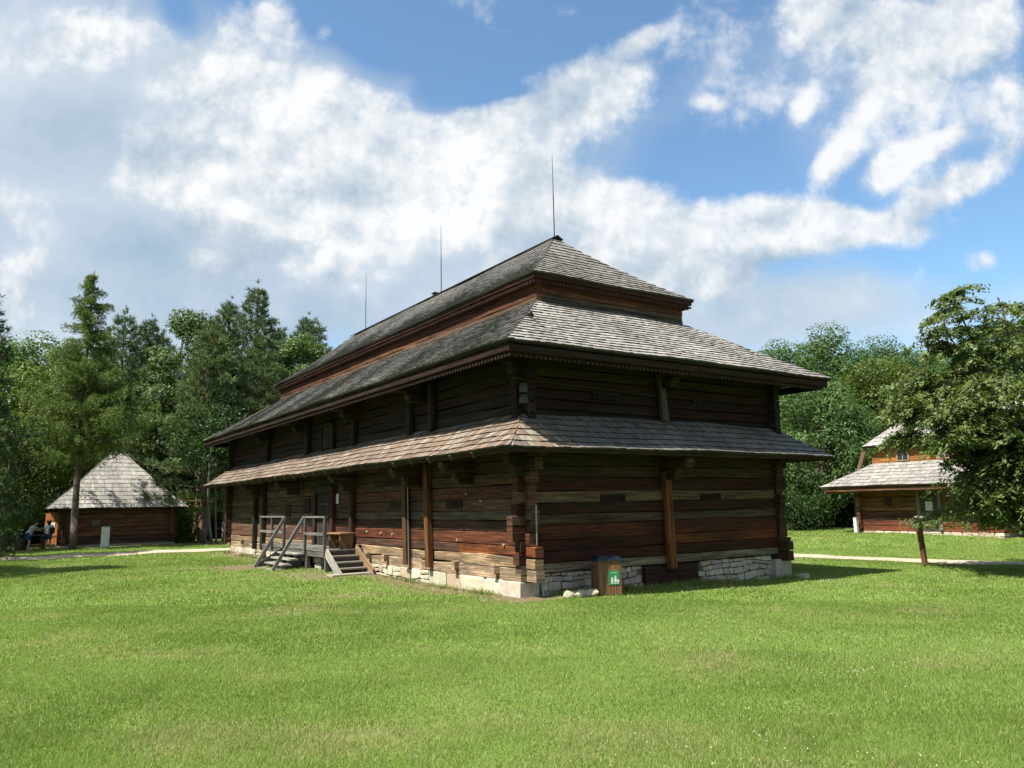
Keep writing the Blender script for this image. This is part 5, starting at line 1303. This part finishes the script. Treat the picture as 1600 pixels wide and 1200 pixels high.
for px, Y, s in ((-150, 60, 1.1), (-90, 50, 1.0), (130, 52, .85), (210, 63, 1.0), (360, 64, 1.0), (580, 66, .95), (660, 66, .8), (760, 66, .72), (860, 66, .7), (960, 66, .7), (1060, 64, .75), (-220, 52, 1.0), (270, 58, .85)):
    plant(rng.choice([BL_A, BL_B]), *at(px, Y), s=s, label='dark green broadleaf tree standing deep inside the forest behind the buildings', cat='tree', group=G2)
# slim bare trunks at the wood's edge beside the granary
def bare_trunk(x, y, h, r, c):
    t = empty('slim_tree', (x, y, ghf(x, y)), 0, label='slim bare tree trunk between the log hut and the granary', cat='tree', group='bare trunks beside the granary')
    m_ = MB(); limb(m_, (0, 0, -.2), (rng.uniform(-.3, .3), rng.uniform(-.2, .2), h), r, r * .55, c, .03, 5); m_.build('trunk', MBARK, t, smooth=True)
    global nrg
    m2 = MB(); C_ = nrg.normal(size=(900, 3)) * np.array((.8, .8, 1.0)) + np.array((0, 0, h)); q = leaf_quads(C_, norm(nrg.normal(size=C_.shape) * .5 + np.array((0, 0, .7))), .2 * nrg.uniform(.7, 1.3, len(C_)), .6)
    fastmesh('crown', q, 4, colvar(len(C_), (.045, .09, .03)), MLEAF, t)
for px, Y, h, r in ((322, 43.5, 6.0, .13), (336, 42, 5.6, .07), (342, 43, 5.8, .06), (330, 46, 6.5, .12), (352, 45, 6.0, .10), (306, 47, 6.5, .12), (362, 47, 7, .12)):
    bare_trunk(*at(px, Y), h, r, vary((.15, .125, .10)))
SH_A = shrub('shrub', 2.4, 1.2, 51, (.12, .18, .035), light=(.18, .24, .04)); SH_B = shrub('shrub', 2.2, 1.6, 52, (.042, .088, .022), light=(.07, .12, .026))
plant(SH_A, *at(292, 44.5), s=1.15, label='bright yellow green shrub right of the log hut', cat='shrub')
SG = 'dark undergrowth shrubs along the forest edge'
for px, Y, s in ((60, 48, 1.4), (20, 47, 1.6), (-40, 44, 1.6), (280, 50, 1.5), (310, 50, 1.7), (350, 52, 1.7), (395, 52, 1.6), (200, 53, 1.8), (130, 53, 1.8), (250, 54, 2.0), (440, 54, 1.9), (100, 50, 1.5), (-100, 48, 1.8), (70, 54, 2.2), (330, 55, 2.4), (380, 56, 2.4)):
    plant(SH_B, *at(px, Y), s=s, label='dark leafy undergrowth shrub at the shaded foot of the forest', cat='shrub', group=SG)
# --- right side
plant(BL_A, *at(1222, 57), s=.91, rz=.2, label='dark broadleaf tree just right of the granary upper eave', cat='tree')
plant(BL_B, *at(1288, 58), s=1.03, rz=1.4, label='tallest dark broadleaf tree between granary and cherry tree', cat='tree')
plant(BL_A, *at(1350, 60), s=.90, rz=3.4, label='dark broadleaf tree right of the tallest one behind the barn', cat='tree')
plant(BL_B, *at(1398, 58), s=.96, rz=4.6, label='dark broadleaf crown on the skyline left of the cherry top', cat='tree')
plant(BL_E, *at(1268, 46), s=1.02, rz=1.0, label='round mid green broadleaf tree beside the granary end wall', cat='tree')
plant(BL_C, *at(1380, 49), s=1.02, rz=2.6, label='yellow green broadleaf tree behind the barn roof', cat='tree')
plant(BL_E, *at(1330, 47), s=.80, rz=5.0, label='smaller mid green tree at the left end of the barn roof', cat='tree')
plant(BL_E, *at(1228, 52), s=.95, rz=3.8, label='mid green tree half hidden by the granary eaves on the right', cat='tree')
GR = 'forest trees behind the barn'
for px, Y, s in ((1190, 62, .90), (1160, 60, .80), (1450, 60, .9), (1510, 62, .95), (1570, 58, 1.0), (1640, 56, 1.0), (1720, 54, 1.0), (1320, 66, .9), (1800, 50, 1.0)):
    plant(rng.choice([BL_A, BL_B]), *at(px, Y), s=s, label='dark green forest tree behind the barn, mostly hidden', cat='tree', group=GR)
for px, Y, s in ((1235, 42, 1.15), (1262, 43, 1.0), (1300, 46, 1.6), (1330, 46, 1.6), (1210, 46, 1.6), (1280, 49, 2.0), (1340, 50, 2.2), (1240, 50, 2.2), (1180, 50, 2.0)):
    plant(SH_B if px != 1235 else SH_B, *at(px, Y), s=s, label='dark bush in the gap between granary and barn', cat='shrub', group='bushes between granary and barn')
plant(CHE, 13.25, 19.5, s=1.0, rz=0.0, label='near leafy cherry tree hanging over the barn at the right edge', cat='cherry tree')

# ------------------------------------------------------------------ people by the hut
def person(x, y, rz, pose, shirt, shorts, hair, label, scale=1.0):
    root = empty('person', (x, y, ghf(x, y)), rz, label=label, cat='person'); root.scale = (scale,) * 3
    def skin(name, pts, edges, mat, col, parent, root_i=0, sub=2):
        me_ = bpy.data.meshes.new(name); me_.from_pydata([p[:3] for p in pts], edges, [])
        o = bpy.data.objects.new(name, me_); COL.objects.link(o)
        o.modifiers.new('skin', 'SKIN'); sb = o.modifiers.new('sub', 'SUBSURF'); sb.levels = sub; sb.render_levels = sub
        for i, p in enumerate(pts):
            r = p[3]; me_.skin_vertices[0].data[i].radius = (r, r) if not isinstance(r, tuple) else r
            me_.skin_vertices[0].data[i].use_root = (i == root_i)
        dg = bpy.context.evaluated_depsgraph_get(); dg.update(); ev = o.evaluated_get(dg); nm = bpy.data.meshes.new_from_object(ev)
        o.modifiers.clear(); o.data = nm; nm.name = name
        at_ = nm.color_attributes.get('Col') or nm.color_attributes.new('Col', 'FLOAT_COLOR', 'CORNER')
        at_.data.foreach_set('color', np.tile(np.array((*col, 1), np.float32), len(nm.loops)))
        nm.materials.clear(); nm.materials.append(mat); nm.polygons.foreach_set('use_smooth', [True] * len(nm.polygons)); o.parent = parent
        return o
    J = pose
    SK = (.55, .34, .24)
    pts = []; ed = []
    def add(p, r, par=None):
        pts.append((*p, r)); i = len(pts) - 1
        if par is not None: ed.append((par, i))
        return i
    pel = add(J['pelvis'], .13); sp1 = add(J['waist'], .115, pel); ch = add(J['chest'], .135, sp1); nk = add(J['neck'], .05, ch)
    hd_ = add(J['head'], (.075, .09), nk); ht = add(J['headtop'], (.07, .08), hd_)
    fw = np.array(J.get('face', (0, 1, 0))); hp = np.array(J['head'])
    for s_ in ('l', 'r'):
        sh = add(J['sh' + s_], .055, ch); el = add(J['el' + s_], .042, sh); wr = add(J['wr' + s_], .03, el); pm = add(J['ha' + s_], .03, wr)
        d = np.array(J['ha' + s_]) - np.array(J['wr' + s_]); d = d / np.linalg.norm(d); sdv = np.cross(d, (0, 0, 1.)); sdv = sdv / (np.linalg.norm(sdv) + 1e-6)
        for k, (o_, L) in enumerate(((-.03, .065), (-.01, .08), (.01, .075), (.03, .06))):
            b = np.array(J['ha' + s_]) + sdv * o_ + d * .03; f1 = add(b, .010, pm); add(b + d * L + np.array((0, 0, -.02)), .008, f1)
        th_ = add(np.array(J['wr' + s_]) + d * .03 + sdv * .045, .011, pm); add(np.array(J['wr' + s_]) + d * .08 + sdv * .065, .009, th_)
        hi_ = add(J['hip' + s_], .085, pel); kn = add(J['kn' + s_], .058, hi_); an = add(J['an' + s_], .038, kn); add(J['to' + s_], .035, an)
    body = skin('body', pts, ed, MSKIN, SK, root)
    # face: nose, eyes, mouth and ears as small pieces of the body's look
    up_ = np.array(J['headtop']) - hp; up_ = up_ / np.linalg.norm(up_); rt = np.cross(fw, up_); rt = rt / np.linalg.norm(rt)
    m_ = MB(); m_.tube(hp + fw * .085 + up_ * .02, hp + fw * .112 - up_ * .015, .010, .016, SK, 6); m_.build('nose', MSKIN, body)
    for s_ in (-1, 1):
        m_ = MB(); m_.tube(hp + fw * .082 + rt * .032 * s_ + up_ * .03, hp + fw * .092 + rt * .032 * s_ + up_ * .03, .011, .007, (.04, .03, .03), 6); m_.build('eye', MSKIN, body)
        m_ = MB(); m_.tube(hp + rt * .078 * s_ + up_ * .01, hp + rt * .092 * s_ - fw * .01 + up_ * .015, .024, .015, SK, 6); m_.build('ear', MSKIN, body)
    m_ = MB(); m_.tube(hp + fw * .084 - rt * .025 - up_ * .04, hp + fw * .084 + rt * .025 - up_ * .04, .007, .007, (.35, .14, .12), 6); m_.build('mouth', MSKIN, body)
    hb = hp - fw * .025 + up_ * .045
    hpts = [(*(hb + up_ * .075), .075), (*(hb), .094), (*(hb - fw * .05 - up_ * .06), .065)]
    if hair[1]: hpts.append((*(hb - fw * .08 - up_ * .22), .04))
    skin('hair', hpts, [(i, i + 1) for i in range(len(hpts) - 1)], MCLOTH, hair[0], root, 1)
    # shirt with short sleeves, shorts, shoes
    S_ = [(*J['waist'], .14), (*J['chest'], .155), (*(np.array(J['chest']) * .45 + np.array(J['neck']) * .55), .09), (*(np.array(J['pelvis']) * .6 + np.array(J['waist']) * .4), .15)]
    E_ = [(0, 1), (1, 2), (0, 3)]
    for s_ in ('l', 'r'):
        i = len(S_); S_ += [(*J['sh' + s_], .072), (*(np.array(J['sh' + s_]) * .4 + np.array(J['el' + s_]) * .6), .062)]; E_ += [(1, i), (i, i + 1)]
    skin('shirt', S_, E_, MCLOTH, shirt, root)
    S_ = [(*J['pelvis'], .15)]; E_ = []
    for s_ in ('l', 'r'):
        i = len(S_); S_ += [(*J['hip' + s_], .105), (*(np.array(J['hip' + s_]) * .15 + np.array(J['kn' + s_]) * .85), .092)]; E_ += [(0, i), (i, i + 1)]
    skin('shorts', S_, E_, MCLOTH, shorts, root)
    for s_ in ('l', 'r'):
        a = np.array(J['an' + s_]); b = np.array(J['to' + s_]); skin('shoe', [(*(a * .9 + b * .1 + np.array((0, 0, -.03))), .045), (*b, .045)], [(0, 1)], MCLOTH, (.45, .45, .45), root)
    return root
# local +y is the way each one faces
bent = dict(pelvis=(0, -.04, .84), waist=(0, .04, .98), chest=(0, .15, 1.17), neck=(0, .25, 1.33), head=(0, .32, 1.42), headtop=(0, .38, 1.52), face=(0, .86, -.51),
  shl=(-.19, .17, 1.25), ell=(-.21, .38, 1.13), wrl=(-.15, .58, 1.15), hal=(-.13, .66, 1.15), shr=(.19, .17, 1.25), elr=(.21, .36, 1.09), wrr=(.15, .54, 1.06), har=(.13, .62, 1.05),
  hipl=(-.09, -.05, .81), knl=(-.10, .02, .45), anl=(-.11, -.14, .09), tol=(-.12, .02, .04), hipr=(.09, -.05, .81), knr=(.11, .08, .45), anr=(.11, .06, .09), tor=(.12, .22, .04))
stand = dict(pelvis=(0, 0, .86), waist=(0, .0, 1.00), chest=(0, .01, 1.22), neck=(0, .02, 1.40), head=(0, .05, 1.50), headtop=(0, .05, 1.61), face=(0, .95, -.31),
  shl=(-.19, .0, 1.33), ell=(-.24, .05, 1.06), wrl=(-.16, .25, .98), hal=(-.13, .33, .99), shr=(.19, .0, 1.33), elr=(.25, .03, 1.06), wrr=(.18, .24, 1.0), har=(.15, .32, 1.01),
  hipl=(-.09, 0, .83), knl=(-.10, .03, .46), anl=(-.11, -.02, .09), tol=(-.13, .14, .04), hipr=(.09, 0, .83), knr=(.10, .02, .46), anr=(.11, -.03, .09), tor=(.13, .13, .04))
pA = (-24.05, 38.7); pB = (-23.85, 40.0)
person(*pA, R(-78), bent, (.62, .64, .68), (.025, .07, .22), ((.05, .035, .025), False), 'person in white shirt and blue shorts leaning forward with arms held out', scale=.93)
person(*pB, R(10), stand, (.60, .62, .68), (.03, .08, .23), ((.03, .022, .018), True), 'person in pale top and blue shorts standing at the hut door with a dark bag', scale=.88)
# bag on the standing person's back is held, so it stays a thing of its own
bg_ = empty('shoulder_bag', (pB[0] + .24, pB[1] - .13, ghf(*pB) + .80), R(10), label='dark shoulder bag hanging beside the standing person', cat='bag')
m_ = MB(); m_.log((-.11, 0), (.11, 0), .10, 0, .30, (.02, .02, .03), wav=.01, seg=.1); m_.build('bag_body', MCLOTH, bg_)
m_ = MB(); m_.beam((-.09, .0, .30), (-.16, .07, .42), .03, .012, (.02, .02, .03)); m_.build('strap', MCLOTH, bg_)
# low table they lean over, and the dark tub
tb = empty('work_table', (-24.35, 39.75, ghf(-24.35, 39.75)), R(20), label='low dark wooden table between the two people by the hut', cat='table')
m_ = MB()
for k in range(3): m_.box((-.5, -.3 + .2 * k, .70), (.42, -.105 + .2 * k, .745), vary((.12, .07, .045)), 0)
m_.build('tabletop', MWn, tb)
for sx_ in (-.42, .34):
    for sy in (-.25, .25):
        m_ = MB(); m_.beam((sx_, sy, 0), (sx_, sy, .697), .07, .07, (.09, .055, .035), up=(1, 0, 0)); m_.build('leg', MWn, tb)
tu = empty('wooden_tub', (-24.45, 38.75, ghf(-24.45, 38.75)), 0, label='dark brown tub standing left of the bending person', cat='tub')
m_ = MB(); m_.tube((0, 0, 0), (0, 0, .58), .25, .30, (.06, .035, .025), 16); m_.build('staves', MWn, tu)
m_ = MB(); m_.tube((0, 0, .12), (0, 0, .16), .266, .269, (.03, .03, .03), 16); m_.tube((0, 0, .44), (0, 0, .48), .292, .296, (.03, .03, .03), 16); m_.build('hoop', MIRON, tu)
m_ = MB(); m_.tube((-.16, -.05, .585), (-.16, -.05, .70), .07, .055, (.70, .66, .60), 10); m_.tube((-.16, -.05, .702), (-.16, -.05, .73), .03, .03, (.70, .66, .60), 10); cup = m_.build('jug', MPAINT)
cup.location = (-24.45, 38.75, ghf(-24.45, 38.75)); tag(cup, 'small white jug standing on the dark tub', 'jug')

# ------------------------------------------------------------------ grass blades and clover
nrg = np.random.default_rng(99)
def lawn_mask(X, Y, margin=.0):
    lx, ly = w2g(X, Y)
    ok = ~((lx > -.06) & (lx < GW + .1) & (ly > .03) & (ly < GL + .1))
    ok &= ~((lx > -1.05) & (lx < .2) & (ly > 6.5) & (ly < 13.7))
    ok &= path_dist(X, Y) > (fbm(X, Y, 1.2) - .5) * .8 - .45 * (X > 6) * (fbm(X + 7, Y, 2.0) > .45)
    hx, hy = X + 23.66, Y - 40.8; c, s_ = math.cos(R(34)), math.sin(R(34)); ux, uy = hx * c + hy * s_, -hx * s_ + hy * c
    ok &= ~((ux > -.1) & (ux < HW + .1) & (uy > -.05) & (uy < HW + .1))
    return ok
def blades(y0, y1, dens_, h, w, fx=.80):
    A = (y1 ** 2 - y0 ** 2) * fx; n_ = int(A * dens_)
    Y = np.sqrt(nrg.uniform(y0 ** 2, y1 ** 2, n_)); X = nrg.uniform(-fx, fx, n_) * Y
    k = lawn_mask(X, Y) & (nrg.random(n_) > dirt(X, Y) * 1.05); X, Y = X[k], Y[k]; n_ = len(X)
    Z = gh(X, Y)
    lush = fbm(X, Y, .45, 4); fine = fbm(X + 31, Y, 2.2, 3)
    H_ = h * (.55 + .9 * fine) * nrg.uniform(.6, 1.35, n_)
    a = nrg.uniform(0, 6.283, n_); b = nrg.uniform(0, 6.283, n_); ln = nrg.uniform(.15, .95, n_)
    p = np.stack([X, Y, Z], 1); s_ = np.stack([np.cos(a), np.sin(a), np.zeros(n_)], 1) * (w * nrg.uniform(.6, 1.4, n_))[:, None] * .5
    tip = p + np.stack([np.cos(b) * ln * H_, np.sin(b) * ln * H_, H_], 1)
    q = np.stack([p - s_, p + s_, tip], 1)
    g1, g2, g3, st = np.array((.168, .268, .042)), np.array((.288, .405, .096)), np.array((.41, .50, .20)), np.array((.56, .48, .26))
    t = np.clip((lush - .3) / .4 + nrg.normal(size=n_) * .22, 0, 1)[:, None]
    C_ = g1 * (1 - t) + g2 * t
    k3 = nrg.random(n_) < .10; C_[k3] = g3 * nrg.uniform(.8, 1.2, (k3.sum(), 1))
    dry = np.clip((fbm(X - 11, Y + 5, .8, 4) - .54) * 1.5, 0, .4) + .02 + .5 * dirt(X, Y)
    k4 = nrg.random(n_) < dry; C_[k4] = st * nrg.uniform(.7, 1.15, (k4.sum(), 1))
    C_ *= nrg.uniform(.85, 1.15, (n_, 1))
    return q, C_
def tufts(x, y, h, w):
    n_ = len(x); X, Y = g2w(np.asarray(x), np.asarray(y)); Z = gh(X, Y); a = nrg.uniform(0, 6.283, n_); b = nrg.uniform(0, 6.283, n_)
    H_ = h * nrg.uniform(.4, 1.3, n_); p = np.stack([X, Y, Z], 1); s_ = np.stack([np.cos(a), np.sin(a), np.zeros(n_)], 1) * w * .5
    tip = p + np.stack([np.cos(b) * .45 * H_, np.sin(b) * .45 * H_, H_], 1)
    C_ = np.array((.17, .26, .045))[None] * nrg.uniform(.7, 1.5, (n_, 1)); k = nrg.random(n_) < .2; C_[k] = np.array((.5, .44, .24))
    return np.stack([p - s_, p + s_, tip], 1), C_
def clustered(lo, hi, n_, k_):
    c_ = nrg.uniform(lo, hi, k_); return np.clip(c_[nrg.integers(0, k_, n_)] + nrg.normal(size=n_) * .12, lo, hi)
TF = [tufts(clustered(.4, 8.2, 2600, 34), nrg.uniform(-.28, .02, 2600), .13, .012), tufts(nrg.uniform(-.42, -.16, 900), clustered(.1, 6.2, 900, 14), .11, .012), tufts(nrg.uniform(-.45, -.1, 700), clustered(14.3, 21.8, 700, 14), .14, .014), tufts(nrg.uniform(-1.9, -1.0, 700), clustered(7.6, 13.0, 700, 10), .10, .012)]
QS = TF + [blades(3.8, 6.6, 13000, .029, .0040), blades(6.6, 9.5, 7500, .029, .0054), blades(9.5, 15, 3200, .030, .0085), blades(15, 30, 680, .034, .017), blades(30, 46, 150, .045, .032)]
q = np.concatenate([a for a, _ in QS]); c = np.concatenate([b for _, b in QS])
gr = fastmesh('grass', q, 3, c, MGRASS); tag(gr, 'short green lawn grass blades with dry straw patches', 'grass', kind='stuff')
# clover heads
n_ = 30000
Y = np.sqrt(nrg.uniform(4.5 ** 2, 24 ** 2, n_)); X = nrg.uniform(-.75, .75, n_) * Y
dn = np.clip((fbm(X, Y, .9, 4) - .50) * 6, 0, 1) * (.10 + .9 * sst(.5, 2.5, X + 0.0 * Y) * (Y < 9)) * (.35 + .65 * (Y < 10))
k = (nrg.random(n_) < dn) & lawn_mask(X, Y); X, Y = X[k], Y[k]; n_ = len(X); Z = gh(X, Y) + nrg.uniform(.025, .045, n_)
r = nrg.uniform(.0025, .0068, n_)
octv = np.array([(1, 0, 0), (0, 1, 0), (-1, 0, 0), (0, -1, 0), (0, 0, 1), (0, 0, -1)], float); octf = [(0, 1, 4), (1, 2, 4), (2, 3, 4), (3, 0, 4), (1, 0, 5), (2, 1, 5), (3, 2, 5), (0, 3, 5)]
P_ = np.stack([X, Y, Z], 1)[:, None, :] + octv[None] * r[:, None, None]
q = np.concatenate([P_[:, list(f)] for f in octf]); c = np.tile(np.array((.70, .66, .56)), (len(q), 1))
MCLOV = M_simple('clover_white', (.72, .7, .64), .8, 5, .1, 0, attr=True)
co_ = fastmesh('clover_flowers', q, 3, c, MCLOV); tag(co_, 'scattered small white clover heads in the lawn', 'clover', kind='stuff')
